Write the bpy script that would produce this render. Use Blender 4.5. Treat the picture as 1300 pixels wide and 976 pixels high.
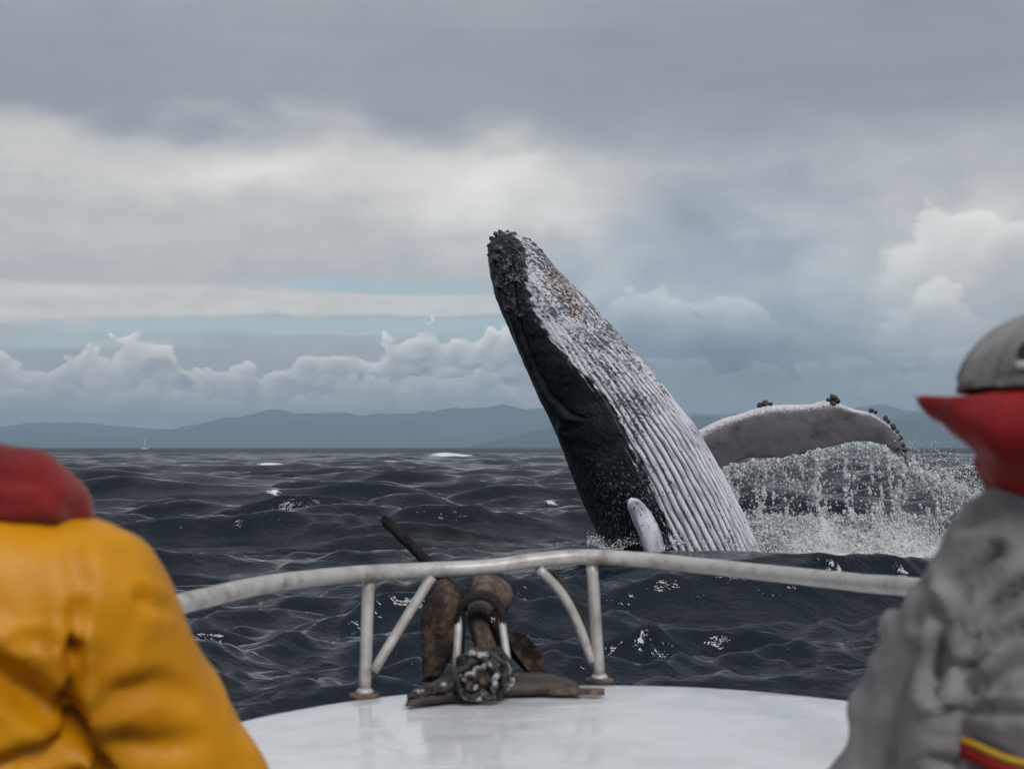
import bpy, bmesh, math, random
import numpy as np
from mathutils import Vector, Matrix

random.seed(7); RNG = np.random.default_rng(7)
R = math.radians
scene = bpy.context.scene
for o in list(bpy.data.objects): bpy.data.objects.remove(o)
COL = scene.collection

# ------------------------------------------------------------------ camera
CAM_H = 2.0                                   # eye height above the mean water
F = 1786.0                                    # focal length in photograph pixels (1300 wide)
PITCH = math.atan(80 / F)                     # horizon sits 80 px below the middle
cam_data = bpy.data.cameras.new('camera'); cam = bpy.data.objects.new('camera', cam_data); COL.objects.link(cam)
cam_data.sensor_width = 36.0; cam_data.lens = F / 1300 * 36.0
cam_data.clip_start = 0.05; cam_data.clip_end = 200000
cam.location = (0, 0, CAM_H); cam.rotation_euler = (R(90) + PITCH, 0, 0)
cam_data.dof.use_dof = True; cam_data.dof.focus_distance = 26.0; cam_data.dof.aperture_fstop = 6.3
scene.camera = cam

# ------------------------------------------------------------------ render settings
scene.render.engine = 'CYCLES'
scene.view_settings.view_transform = 'Standard'; scene.view_settings.look = 'None'
scene.view_settings.exposure = 0.45; scene.view_settings.gamma = 1.0
scene.view_settings.use_curve_mapping = False
cy = scene.cycles
cy.use_denoising = True
cy.use_adaptive_sampling = True; cy.adaptive_threshold = 0.015; cy.adaptive_min_samples = 10
try: cy.denoiser = 'OPENIMAGEDENOISE'
except Exception: pass
cy.max_bounces = 6; cy.diffuse_bounces = 2; cy.glossy_bounces = 3; cy.transmission_bounces = 2
cy.volume_bounces = 0; cy.transparent_max_bounces = 6
cy.caustics_reflective = False; cy.caustics_refractive = False

# ------------------------------------------------------------------ node expression helper
class X:
    """A node socket with arithmetic, so that shaders can be written as formulas."""
    def __init__(s, tree, sock): s.t = tree; s.s = sock
    def _m(s, op, *a, clamp=False):
        n = s.t.nodes.new('ShaderNodeMath'); n.operation = op; n.use_clamp = clamp
        for i, v in enumerate((s,) + a):
            if isinstance(v, X): s.t.links.new(v.s, n.inputs[i])
            else: n.inputs[i].default_value = v
        return X(s.t, n.outputs[0])
    def __add__(s, o): return s._m('ADD', o)
    __radd__ = __add__
    def __sub__(s, o): return s._m('SUBTRACT', o)
    def __rsub__(s, o): return s._m('MULTIPLY', -1.0)._m('ADD', o)
    def __mul__(s, o): return s._m('MULTIPLY', o)
    __rmul__ = __mul__
    def __truediv__(s, o): return s._m('DIVIDE', o)
    def pw(s, o): return s._m('POWER', o)
    def mx(s, o): return s._m('MAXIMUM', o)
    def mn(s, o): return s._m('MINIMUM', o)
    def sat(s): return s._m('ADD', 0.0, clamp=True)
    def f(s, op, *a): return s._m(op, *a)
    def ss(s, a, b):
        n = s.t.nodes.new('ShaderNodeMapRange'); n.interpolation_type = 'SMOOTHSTEP'
        lo, hi, o0, o1 = (a, b, 0.0, 1.0) if a < b else (b, a, 1.0, 0.0)
        n.inputs['From Min'].default_value = lo; n.inputs['From Max'].default_value = hi
        n.inputs['To Min'].default_value = o0; n.inputs['To Max'].default_value = o1
        s.t.links.new(s.s, n.inputs['Value'])
        return X(s.t, n.outputs[0])
def lerp(a, b, m): return a + (b - a) * m
def comb(t, x, y, z):
    n = t.nodes.new('ShaderNodeCombineXYZ')
    for i, v in enumerate((x, y, z)):
        if isinstance(v, X): t.links.new(v.s, n.inputs[i])
        else: n.inputs[i].default_value = v
    return X(t, n.outputs[0])
def sep(t, v):
    n = t.nodes.new('ShaderNodeSeparateXYZ'); t.links.new(v.s, n.inputs[0])
    return [X(t, o) for o in n.outputs]
def noise(t, v, scale=1.0, detail=4.0, rough=0.5, dist=0.0):
    n = t.nodes.new('ShaderNodeTexNoise'); n.inputs['Scale'].default_value = scale
    n.inputs['Detail'].default_value = detail; n.inputs['Roughness'].default_value = rough
    n.inputs['Distortion'].default_value = dist
    if v is not None: t.links.new(v.s, n.inputs['Vector'])
    return X(t, n.outputs[0])
def voronoi(t, v, scale=1.0, feature='F1'):
    n = t.nodes.new('ShaderNodeTexVoronoi'); n.feature = feature; n.inputs['Scale'].default_value = scale
    if v is not None: t.links.new(v.s, n.inputs['Vector'])
    return X(t, n.outputs[0])
def colmix(t, a, b, m):
    n = t.nodes.new('ShaderNodeMix'); n.data_type = 'RGBA'
    for v, i in ((a, 6), (b, 7)):
        if isinstance(v, X): t.links.new(v.s, n.inputs[i])
        else: n.inputs[i].default_value = (*v, 1.0)
    if isinstance(m, X): t.links.new(m.s, n.inputs[0])
    else: n.inputs[0].default_value = m
    return X(t, n.outputs[2])

# ------------------------------------------------------------------ sun and sky
SUN_EL, SUN_AZ = R(40), R(158)                 # azimuth clockwise from +Y (the way the camera looks)
sun_dir = Vector((math.sin(SUN_AZ) * math.cos(SUN_EL), math.cos(SUN_AZ) * math.cos(SUN_EL), math.sin(SUN_EL)))
sl = bpy.data.lights.new('sun', 'SUN'); sl.energy = 1.5; sl.angle = R(18); sl.color = (1.0, 0.98, 0.95)
sun = bpy.data.objects.new('sun', sl); COL.objects.link(sun)
sun.rotation_euler = sun_dir.to_track_quat('Z', 'Y').to_euler()

def build_sky():
    w = bpy.data.worlds.new('World'); scene.world = w; w.use_nodes = True
    w.cycles.sampling_method = 'MANUAL'; w.cycles.sample_map_resolution = 256
    t = w.node_tree
    for n in list(t.nodes): t.nodes.remove(n)
    out = t.nodes.new('ShaderNodeOutputWorld')
    sky = t.nodes.new('ShaderNodeTexSky'); sky.sky_type = 'NISHITA'; sky.sun_disc = False
    sky.sun_elevation = SUN_EL; sky.sun_rotation = SUN_AZ; sky.dust_density = 1.0
    tc = t.nodes.new('ShaderNodeTexCoord')
    x, y, z = sep(t, X(t, tc.outputs['Generated']))
    U = x.f('ARCTAN2', y) * 1800.0 + 650.0                 # azimuth / elevation, counted in photograph pixels
    V = z.f('ARCSINE') * 1786.0
    def nz(lu, lv, off, detail=4, rough=0.5, dist=0.0, u=U, v=V):
        """2D noise with features lu x lv pixels."""
        n = t.nodes.new('ShaderNodeTexNoise'); n.noise_dimensions = '2D'
        n.inputs['Scale'].default_value = 1.0; n.inputs['Detail'].default_value = detail
        n.inputs['Roughness'].default_value = rough; n.inputs['Distortion'].default_value = dist
        t.links.new(comb(t, u * (1.0 / lu) + off, v * (1.0 / lv) + off * 1.7, 0.0).s, n.inputs['Vector'])
        return X(t, n.outputs[0]) - 0.5
    def cells(l, off, u, v):
        n = t.nodes.new('ShaderNodeTexVoronoi'); n.voronoi_dimensions = '2D'; n.feature = 'F1'
        n.inputs['Scale'].default_value = 1.0
        t.links.new(comb(t, u * (1.0 / l) + off, v * (1.25 / l) + off, 0.0).s, n.inputs['Vector'])
        return X(t, n.outputs[0])
    fine = nz(70, 34, 5.3, 5, 0.58)
    wa = nz(260, 110, 3.1, 3, 0.5)
    wb = nz(210, 90, 9.7, 3, 0.5)
    streak = nz(420, 42, 12.0, 5, 0.58, 0.3)
    big = nz(900, 330, 21.0, 2, 0.5)
    Uw = U + wa * 240.0 + fine * 60.0
    Vw = V + wb * 100.0 + fine * 30.0 + streak * 24.0
    def G(u0, v0, su, sv, u=Uw, v=Vw):
        a = (u - float(u0)) / float(su); b = (v - float(v0)) / float(sv)
        return ((a * a + b * b) * -1.0).f('EXPONENT')
    # high deck: dark grey-blue stratus, brightest where it thins towards its lower edge
    lum = 0.300 + big * 0.13 + streak * 0.05 + fine * 0.03
    lum = lum + Vw.ss(470, 640) * 0.045 + V.ss(800, 2200) * 0.16
    lum_high = lum
    thin = Vw.ss(425, 350)
    lum = lum + thin * (0.125 + U.ss(900, 600) * 0.05)
    lum = lum + G(330, 345, 330, 44) * 0.17 + G(650, 320, 120, 55) * 0.23 + G(300, 340, 60, 20) * 0.10 + G(150, 385, 150, 20) * 0.06
    lum = lum + G(150, 260, 460, 60) * 0.05 + G(740, 280, 50, 26) * 0.12
    lum = lum + G(1240, 270, 130, 60) * 0.14 + G(1170, 190, 90, 50) * 0.10 + G(930, 195, 110, 32) * 0.08 + G(1060, 240, 90, 60) * 0.06 + G(775, 190, 50, 60) * 0.10
    lum = lum - G(850, 270, 120, 60) * 0.06 - G(860, 110, 190, 60) * 0.15 - G(1010, 90, 170, 45) * 0.09 - G(1000, 330, 170, 40) * 0.03
    # heaped texture inside the lit cloud masses
    cu = cells(120, 2.2, U + wa * 110.0 + fine * 40.0, V + wb * 60.0 + fine * 24.0)
    cu2 = cells(52, 7.7, U + fine * 46.0, V + fine * 26.0)
    lump = (0.42 - cu) * 0.6 + (0.40 - cu2) * 0.35
    lum = lum + lump * thin * (G(1150, 220, 260, 120, U, V) * 0.20 + G(720, 285, 90, 70, U, V) * 0.16 + 0.03) + fine * 0.10 * thin
    # soft heads towering on the right: only their lit rims show in the murk
    def rims(off, heads, k, l, base):
        h = U * 0.0 + float(base)
        for (u0, dv, su) in heads: h = h + G(u0, 0, su, 1e6, U, V) * float(dv)
        uu = U + fine * 40.0 + wa * 60.0; vv = V + wb * 50.0 + fine * 24.0
        d = (h - V) / float(k) + (0.45 - cells(l, off, uu, vv)) * 1.0 + (0.42 - cells(l * 0.4, off * 3, uu, vv)) * 0.5 + fine * 0.8
        return d.ss(0.0, 0.3) * d.ss(1.9, 0.15)
    rr = rims(4.4, [(1230, 190, 190)], 60, 95, 110) * V.ss(170, 250) * U.ss(1010, 1110) * 0.17 + rims(9.1, [(905, 60, 70), (1010, 30, 50), (1170, 70, 60), (790, 60, 60)], 48, 64, 135) * V.ss(110, 190) * U.ss(740, 800) * 0.14
    lum = lum + rr
    lum_mid = lum
    # white streak of far cloud and the clear gaps above and below it
    Vs = V + streak * 34.0 + fine * 12.0
    Us = U + wa * 240.0
    st = (G(330, 184, 340, 17, Us, Vs) + G(20, 172, 200, 26, Us, Vs) + G(570, 180, 140, 10, Us, Vs) + G(180, 130, 120, 6, Us, Vs) * 0.7 + G(420, 140, 80, 5, Us, Vs) * 0.6).sat()
    lum = lerp(lum, 0.66 + fine * 0.25 + streak * 0.2, st.ss(0.12, 0.9))
    gap = (G(500, 205, 210, 9, Us, Vs) * 0.95 + G(330, 153, 330, 13, Us, Vs) * 0.95 + G(120, 126, 180, 15, Us, Vs) * 0.9 + G(620, 130, 200, 30, Us, Vs) * 0.7).sat().ss(0.20, 0.85)
    gap = gap * (1.0 - st.ss(0.3, 0.8)) * U.ss(800, 660)
    # cumulus bank near the horizon: two ranks of heaped heads, bright rims, grey bodies
    def bank(off, heads, base, k, l):
        h = U * 0.0 + float(base)
        for (u0, dv, su) in heads: h = h + G(u0, 0, su, 1e6, U, V) * float(dv)
        uu = U + fine * 46.0 + wa * 50.0; vv = V + wb * 40.0 + fine * 22.0
        def dens(du, dv):
            return (0.45 - cells(l, off, uu + du, vv + dv)) * 1.0 + (0.42 - cells(l * 0.42, off * 3, uu + du, vv + dv)) * 0.5
        d0 = dens(0.0, 0.0); d1 = dens(-5.0, 9.0)
        d = (h - V) / float(k) + d0 * 1.0 + fine * 0.42
        return d.ss(0.0, 0.16), d.ss(0.05, 0.85), (d0 - d1)
    m1, r1, e1 = bank(2.0, [(30, 14, 80), (185, 40, 56), (300, 2, 60), (420, 34, 40), (540, 56, 70), (660, 50, 60), (900, 10, 160), (1250, 30, 120)], 92, 44, 58)
    m2, r2, e2 = bank(7.3, [(110, 24, 100), (225, 20, 36), (480, 32, 100), (610, 36, 60), (1150, 22, 100)], 54, 36, 46)
    n = t.nodes.new('ShaderNodeVectorMath'); n.operation = 'SCALE'; n.inputs['Scale'].default_value = 0.078
    t.links.new(sky.outputs[0], n.inputs[0]); clear = X(t, n.outputs[0])
    rain = G(900, 150, 300, 150, U, V)                      # cold blue rain murk behind the whale
    def grey(L):
        k = L.ss(0.26, 0.66); L = L * 0.86
        return comb(t, L * (lerp(0.91, 1.03, k) - rain * 0.11), L * lerp(0.985, 1.0, k), L * (lerp(1.095, 0.945, k) + rain * 0.09))
    c = colmix(t, grey(lum), clear, gap * 0.8)
    left = U.ss(830, 700)                                   # the bank is crisp on the left, veiled by rain on the right
    b1 = lerp(0.82 + fine * 0.3, 0.50 + fine * 0.36 + wb * 0.22, r1) + e1 * 0.42
    c = colmix(t, c, grey(b1), m1 * lerp(0.16, 0.92, left))
    b2 = lerp(0.70 + fine * 0.3, 0.47 + fine * 0.3 + wa * 0.15, r2) + e2 * 0.40
    c = colmix(t, c, grey(b2), m2 * lerp(0.12, 0.75, left))
    low = V.ss(95, 25)
    c = colmix(t, c, grey(0.92 + big * 0.2 + streak * 0.40 + fine * 0.25), low * lerp(0.5, 0.75, left))
    # the layers stack by elevation; above the bank only the layers that reach there are evaluated
    def back(col):
        b = t.nodes.new('ShaderNodeBackground'); t.links.new(col.s, b.inputs['Color']); return b.outputs[0]
    def pick(fac, a, b):
        m = t.nodes.new('ShaderNodeMixShader'); t.links.new(fac.s, m.inputs[0]); t.links.new(a, m.inputs[1]); t.links.new(b, m.inputs[2]); return m.outputs[0]
    lowmid = pick(V.f('LESS_THAN', 245.0), back(grey(lum_mid)), back(c))
    t.links.new(pick(V.f('LESS_THAN', 540.0), back(grey(lum_high)), lowmid), out.inputs[0])
build_sky()

# ------------------------------------------------------------------ geometry helpers
def P(px, py, d):
    """Point at forward distance d (metres along +Y) seen at photograph pixel (px, py)."""
    a = (px - 650) / F; b = (488 - py) / F
    fx, fy, fz = a, math.cos(PITCH) - b * math.sin(PITCH), math.sin(PITCH) + b * math.cos(PITCH)
    k = d / fy
    return Vector((fx * k, d, CAM_H + fz * k))
def mesh_obj(name, v, f, mat=None, parent=None, smooth=True, attrs=None):
    me = bpy.data.meshes.new(name)
    v = np.asarray(v, dtype=np.float32)
    if isinstance(f, np.ndarray):
        nf, k = f.shape
        me.vertices.add(len(v)); me.vertices.foreach_set('co', v.ravel())
        me.loops.add(nf * k); me.loops.foreach_set('vertex_index', f.astype(np.int32).ravel())
        me.polygons.add(nf); me.polygons.foreach_set('loop_start', np.arange(0, nf * k, k, dtype=np.int32))
        me.update(calc_edges=True)
    else:
        me.from_pydata([tuple(map(float, p)) for p in v], [], f)
    if smooth: me.polygons.foreach_set('use_smooth', np.ones(len(me.polygons), dtype=bool))
    for k, a in (attrs or {}).items():
        a = np.asarray(a, dtype=np.float32)
        if a.ndim == 1:
            at = me.attributes.new(k, 'FLOAT', 'POINT'); at.data.foreach_set('value', a)
        else:
            at = me.attributes.new(k, 'FLOAT_VECTOR', 'POINT'); at.data.foreach_set('vector', a.ravel())
    me.validate(); me.update()
    o = bpy.data.objects.new(name, me); COL.objects.link(o)
    if mat: me.materials.append(mat)
    if parent:
        o.parent = parent; o.matrix_parent_inverse = parent.matrix_world.inverted()
    return o
def empty(name, loc):
    o = bpy.data.objects.new(name, None); COL.objects.link(o); o.location = loc; o.empty_display_size = 0.1
    o.matrix_world = Matrix.Translation(loc)
    return o
def tag(o, label=None, cat=None, group=None, kind=None):
    for k, v in (('label', label), ('category', cat), ('group', group), ('kind', kind)):
        if v: o[k] = v
    return o
def grid_faces(nr, nc, wrap=False):
    r = np.arange(nr - 1)[:, None]; c = np.arange(nc if wrap else nc - 1)[None, :]
    c2 = (c + 1) % nc
    a = r * nc + c; b = r * nc + c2; d = (r + 1) * nc + c2; e = (r + 1) * nc + c
    return np.stack([a, b, d, e], -1).reshape(-1, 4)
def spline(pts, n):
    """Catmull-Rom through pts (k,dim) resampled to n points."""
    p = np.asarray(pts, float); k = len(p)
    q = np.vstack([2 * p[0] - p[1], p, 2 * p[-1] - p[-2]])
    u = np.linspace(0, k - 1, n); i = np.minimum(u.astype(int), k - 2); f = (u - i)[:, None]
    a, b, c, d = q[i], q[i + 1], q[i + 2], q[i + 3]
    return 0.5 * (2 * b + (c - a) * f + (2 * a - 5 * b + 4 * c - d) * f ** 2 + (3 * b - a - 3 * c + d) * f ** 3)
def tube(path, rad, seg=14, caps=True, flat=1.0):
    p = np.asarray(path, float); n = len(p)
    rad = np.broadcast_to(np.asarray(rad, float), (n,))
    t = np.gradient(p, axis=0); t /= np.linalg.norm(t, axis=1)[:, None]
    up = np.array([0, 0, 1.0]) if abs(t[0, 2]) < 0.9 else np.array([1.0, 0, 0])
    ns = []; prev = up
    for i in range(n):
        nn = prev - t[i] * np.dot(prev, t[i]); nn /= np.linalg.norm(nn); ns.append(nn); prev = nn
    ns = np.array(ns); bs = np.cross(t, ns)
    a = np.linspace(0, 2 * np.pi, seg, endpoint=False)
    v = p[:, None] + rad[:, None, None] * (np.cos(a)[None, :, None] * ns[:, None] * flat + np.sin(a)[None, :, None] * bs[:, None])
    v = v.reshape(-1, 3); f = [tuple(q) for q in grid_faces(n, seg, True)[:, ::-1]]
    if caps:
        f.append(tuple(range(seg))); f.append(tuple(range((n - 1) * seg, n * seg))[::-1])
    return v, f
def join(parts):
    V_, F_ = [], []; o = 0
    for v, f in parts:
        V_.append(np.asarray(v)); F_ += [tuple(int(i) + o for i in q) for q in f]; o += len(v)
    return np.vstack(V_), F_
def box(c, s, rot=None, bev=0.0):
    bm = bmesh.new(); bmesh.ops.create_cube(bm, size=1.0)
    bmesh.ops.scale(bm, vec=s, verts=bm.verts)
    if bev: bmesh.ops.bevel(bm, geom=bm.edges, offset=bev, segments=2, profile=0.6, affect='EDGES')
    if rot is not None: bmesh.ops.rotate(bm, matrix=rot, verts=bm.verts)
    bmesh.ops.translate(bm, vec=c, verts=bm.verts)
    bm.verts.ensure_lookup_table()
    v = np.array([q.co[:] for q in bm.verts]); f = [tuple(w.index for w in q.verts) for q in bm.faces]
    bm.free(); return v, f
def ico(sub=1):
    bm = bmesh.new(); bmesh.ops.create_icosphere(bm, subdivisions=sub, radius=1.0)
    v = np.array([q.co[:] for q in bm.verts]); f = np.array([[w.index for w in q.verts] for q in bm.faces])
    bm.free(); return v, f
_lat = np.random.default_rng(3).random((64, 64, 64)).astype(np.float32)
def vnoise(p):
    p = np.asarray(p, float); i = np.floor(p).astype(int); f = p - i; f = f * f * (3 - 2 * f)
    r = 0
    for a in (0, 1):
        for b in (0, 1):
            for c in (0, 1):
                w = (f[..., 0] if a else 1 - f[..., 0]) * (f[..., 1] if b else 1 - f[..., 1]) * (f[..., 2] if c else 1 - f[..., 2])
                r = r + w * _lat[(i[..., 0] + a) & 63, (i[..., 1] + b) & 63, (i[..., 2] + c) & 63]
    return r
def fbm(p, oct=4, rough=0.5):
    a, s, r, k = 1.0, 0.0, 0.0, 1.0
    for o in range(oct):
        r = r + a * vnoise(p * k + 17.3 * o); s += a; a *= rough; k *= 2.03
    return r / s
# --- signed distance shapes and a surface-nets mesher (bodies, clothes)
def sd_cap(p, a, b, ra, rb):
    a = np.asarray(a, float); b = np.asarray(b, float); ab = b - a
    t = np.clip(((p - a) @ ab) / (ab @ ab), 0, 1)
    return np.linalg.norm(p - a - t[..., None] * ab, axis=-1) - (ra + (rb - ra) * t)
def sd_ell(p, c, r, yaw=0.0):
    q = p - np.asarray(c, float)
    if yaw:
        cs, sn = math.cos(yaw), math.sin(yaw)
        q = np.stack([q[..., 0] * cs + q[..., 1] * sn, -q[..., 0] * sn + q[..., 1] * cs, q[..., 2]], -1)
    r = np.asarray(r, float); k0 = np.linalg.norm(q / r, axis=-1); k1 = np.linalg.norm(q / r ** 2, axis=-1)
    return k0 * (k0 - 1) / np.maximum(k1, 1e-6)
def smin(a, b, k):
    h = np.clip(0.5 + 0.5 * (b - a) / k, 0, 1)
    return b + (a - b) * h - k * h * (1 - h)
def chain(p, pts, rs, k=0.02):
    d = None
    for i in range(len(pts) - 1):
        e = sd_cap(p, pts[i], pts[i + 1], rs[i], rs[i + 1]); d = e if d is None else smin(d, e, k)
    return d
def surface_nets(fn, lo, hi, h):
    lo = np.asarray(lo, float); hi = np.asarray(hi, float); n = np.ceil((hi - lo) / h).astype(int) + 1
    ax = [lo[i] + h * np.arange(n[i]) for i in range(3)]
    g = np.stack(np.meshgrid(*ax, indexing='ij'), -1)
    d = fn(g.reshape(-1, 3)).reshape(n); s = d < 0
    acc = np.zeros(tuple(n - 1) + (3,)); cnt = np.zeros(tuple(n - 1))
    cor = [(a, b, c) for a in (0, 1) for b in (0, 1) for c in (0, 1)]
    def sl_(c): return tuple(slice(c[i], n[i] - 1 + c[i]) for i in range(3))
    for c0 in cor:
        for axi in range(3):
            if c0[axi]: continue
            c1 = list(c0); c1[axi] = 1; A, B = d[sl_(c0)], d[sl_(c1)]
            m = (A < 0) != (B < 0)
            tt = np.where(m, A / np.where(m, A - B, 1.0), 0)
            for k in range(3): acc[..., k] += np.where(m, c0[k] + (tt if k == axi else 0), 0)
            cnt += m
    act = cnt > 0; idx = -np.ones(act.shape, int); idx[act] = np.arange(act.sum())
    ijk = np.argwhere(act)
    v = lo + h * (ijk + acc[act] / cnt[act][:, None])
    faces = []
    for axi in range(3):
        u, w = (axi + 1) % 3, (axi + 2) % 3
        A = s.take(range(n[axi] - 1), axi); B = s.take(range(1, n[axi]), axi)
        e = np.argwhere(A != B); e = e[(e[:, u] > 0) & (e[:, w] > 0) & (e[:, u] < n[u] - 1) & (e[:, w] < n[w] - 1)]
        fl = A[tuple(e.T)]
        q = []
        for (du, dw) in ((-1, -1), (0, -1), (0, 0), (-1, 0)):
            t_ = e.copy(); t_[:, u] += du; t_[:, w] += dw; q.append(idx[tuple(t_.T)])
        q = np.stack(q, -1); q[~fl] = q[~fl][:, ::-1]; faces.append(q)
    f = np.vstack(faces)
    return v, f
def vnormals(v, f):
    nrm = np.zeros_like(v); fn = np.cross(v[f[:, 2]] - v[f[:, 0]], v[f[:, 3 % f.shape[1]]] - v[f[:, 1]] if f.shape[1] == 4 else v[f[:, 1]] - v[f[:, 0]])
    for k in range(f.shape[1]): np.add.at(nrm, f[:, k], fn)
    return nrm / np.maximum(np.linalg.norm(nrm, axis=1)[:, None], 1e-9)

# ------------------------------------------------------------------ material helper
def new_mat(name):
    m = bpy.data.materials.new(name); m.use_nodes = True; t = m.node_tree
    b = t.nodes['Principled BSDF']
    return m, t, b
def obj_co(t):
    return X(t, t.nodes.new('ShaderNodeTexCoord').outputs['Object'])
def geo_pos(t):
    return X(t, t.nodes.new('ShaderNodeNewGeometry').outputs['Position'])
def attr(t, name, vec=False):
    n = t.nodes.new('ShaderNodeAttribute'); n.attribute_name = name
    return X(t, n.outputs['Vector' if vec else 'Fac'])
def bump(t, b, h, strength=0.3, dist=0.01):
    n = t.nodes.new('ShaderNodeBump'); n.inputs['Strength'].default_value = strength; n.inputs['Distance'].default_value = dist
    t.links.new(h.s, n.inputs['Height']); t.links.new(n.outputs[0], b.inputs['Normal'])
def simple(name, c1, c2, rough=0.5, scale=8.0, metal=0.0, bmp=0.0, bscale=60.0, thr=(0.35, 0.65), detail=6, sheen=0.0, coat=0.0):
    m, t, b = new_mat(name); p = geo_pos(t)
    nn = noise(t, p, scale, detail, 0.6)
    c = colmix(t, c1, c2, nn.ss(*thr)); t.links.new(c.s, b.inputs['Base Color'])
    b.inputs['Metallic'].default_value = metal
    r = lerp(nn * 0.0 + rough * 0.8, rough * 1.2, noise(t, p, scale * 2.3, 4)).sat(); t.links.new(r.s, b.inputs['Roughness'])
    if bmp: bump(t, b, noise(t, p, bscale, 5, 0.6), bmp, 0.01)
    b.inputs['Coat Weight'].default_value = coat; b.inputs['Sheen Weight'].default_value = sheen
    return m

# ------------------------------------------------------------------ the sea
WHALE_D = 26.0
def sea_waves(X0, Y0, spacing):
    """Gerstner sum with the short waves dropped where the mesh is too coarse for them."""
    rng = np.random.default_rng(29)
    dx = np.zeros_like(X0); dy = np.zeros_like(X0); dz = np.zeros_like(X0)
    gust = 0.6 + 0.8 * vnoise(np.stack([X0 / 9, Y0 / 12, X0 * 0 + 3.3], -1))
    gust2 = 0.5 + 1.0 * vnoise(np.stack([X0 / 2.3, Y0 / 3.1, X0 * 0 + 9.3], -1))
    NW = 118
    lam = np.geomspace(0.16, 30.0, NW) * rng.uniform(0.93, 1.07, NW)
    for L in lam:
        k = 2 * math.pi / L
        spread = 0.65 if L < 0.9 else (0.36 if L < 5 else 0.30)
        th = R(-80) + rng.normal(0, spread)                  # waves run across the view, towards the boat
        kx, ky = k * math.cos(th), k * math.sin(th)
        slope = 0.068 if L < 0.5 else (0.070 if L < 1.2 else (0.072 if L < 3.0 else (0.036 if L < 8 else 0.012)))
        a = slope / k * rng.uniform(0.6, 1.4)
        fade = np.clip((L / spacing - 2.2) / 2.5, 0, 1)
        ph = kx * X0 + ky * Y0 + rng.uniform(0, 2 * math.pi)
        aa = a * fade * (gust2 if L < 2.5 else (gust if L < 10 else 1.0))
        q = 0.55 if L < 4 else 0.45
        s, c = np.sin(ph), np.cos(ph)
        dz += aa * c; dx -= q * aa * (kx / k) * s; dy -= q * aa * (ky / k) * s
    sg = 0.13; dz = dz + 0.16 * (np.minimum(dz * dz, 0.2) / sg - sg) * np.clip(dz / sg + 1.2, 0, 1)   # peaked crests, flat troughs
    return dx, dy, dz
def build_sea():
    def sector(az, rr):
        A, D = np.meshgrid(az, rr)
        X0 = D * np.sin(A); Y0 = D * np.cos(A)
        sp = np.maximum(np.gradient(D, axis=0), D * abs(az[1] - az[0]) * 0.8)
        dx, dy, dz = sea_waves(X0, Y0, sp)
        damp = 1 - np.exp(-((X0 - 0.2) / 1.9) ** 2 - ((Y0 - 0.5) / 4.2) ** 2) * 0.75
        dz = dz * damp
        # the swell that rises in front of the whale
        g1 = np.exp(-(((X0 - 3.8) / 5.0) ** 4) - ((Y0 - 22.4 - 0.03 * (X0 - 3)) / 1.7) ** 2); dz = dz * (1 - 0.72 * g1) + (0.335 - 0.012 * (X0 - 3)) * g1
        g2 = np.exp(-(((X0 - 4.5) / 5.5) ** 4) - ((Y0 - 26.3) / 1.8) ** 4); dz = dz * (1 - 0.7 * g2) + 0.05 * g2
        foam = np.zeros_like(dz)
        # breaking crests: photograph pixel, half width and half depth in metres
        for (px, py, hw, hd, s) in FOAM:
            d = CAM_H * F / (py - 568.0); x = (px - 650) / F * d
            g = np.exp(-((X0 - x) / hw) ** 2 - ((Y0 - d) / hd) ** 2)
            foam = np.maximum(foam, g * s); dz += 0.22 * g * s * min(1.0, d / 90)
        # churned water round the whale and under the flipper
        w = 1.25 * np.exp(-((X0 - 6.6) / 2.6) ** 2 - ((Y0 - 26.6) / 1.5) ** 2) + 0.6 * np.exp(-((X0 - 3.0) / 1.7) ** 2 - ((Y0 - 26.0) / 1.6) ** 2)
        foam = np.maximum(foam, w)
        v = np.stack([X0 + dx, Y0 + dy, dz], -1).reshape(-1, 3)
        return v, foam.ravel(), len(rr), len(az)
    FOAM = [(577, 579.5, 6.5, 11.0, 1.1), (352, 595, 2.2, 3.5, 0.98), (500, 592, 2.2, 3.5, 0.92), (228, 597, 1.2, 2.0, 0.8),
            (392, 640, 0.8, 0.8, 0.75), (345, 634, 0.6, 0.6, 0.65), (700, 645, 0.6, 0.5, 0.6), (1240, 600, 2.4, 2.5, 0.8), (460, 655, 0.5, 0.4, 0.6), (250, 625, 0.8, 0.8, 0.6), (1180, 590, 3, 3, 0.7)]
    near = np.concatenate([np.geomspace(2.4, 6, 60)[:-1], np.geomspace(6, 90, 640)[:-1], np.geomspace(90, 420, 330)]); far = np.geomspace(432, 30000, 60)
    rr = np.concatenate([near, far])
    az = np.linspace(R(-30), R(30), 520)
    v1, f1, nr, nc = sector(az, rr); fa = grid_faces(nr, nc)
    rr2 = np.concatenate([[0.02], np.geomspace(1.2, 420, 110), np.geomspace(460, 30000, 20)])
    az2 = np.linspace(R(30), R(330), 260)
    v2, f2, nr2, nc2 = sector(az2, rr2); fb = grid_faces(nr2, nc2) + len(v1)
    az3 = np.linspace(R(-30), R(30), 40); rr3 = np.concatenate([[0.02], np.geomspace(0.6, 2.4, 8)])
    v3, f3, nr3, nc3 = sector(az3, rr3); fc = grid_faces(nr3, nc3) + len(v1) + len(v2)
    m, t, b = new_mat('sea_water')
    p = geo_pos(t); x, y, z = sep(t, p)
    dist = (x * x + y * y).f('SQRT')
    fo = attr(t, 'foam')
    n1 = noise(t, comb(t, x * 1.0, y * 1.0, z), 1.6, 8, 0.62); n2 = noise(t, comb(t, x * 0.7, y * 1.3, z), 5.0, 6, 0.65)
    fm = (fo + (n1 - 0.5) * 1.1 + (n2 - 0.5) * 0.8)
    foam = fm.ss(0.52, 0.72)
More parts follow.
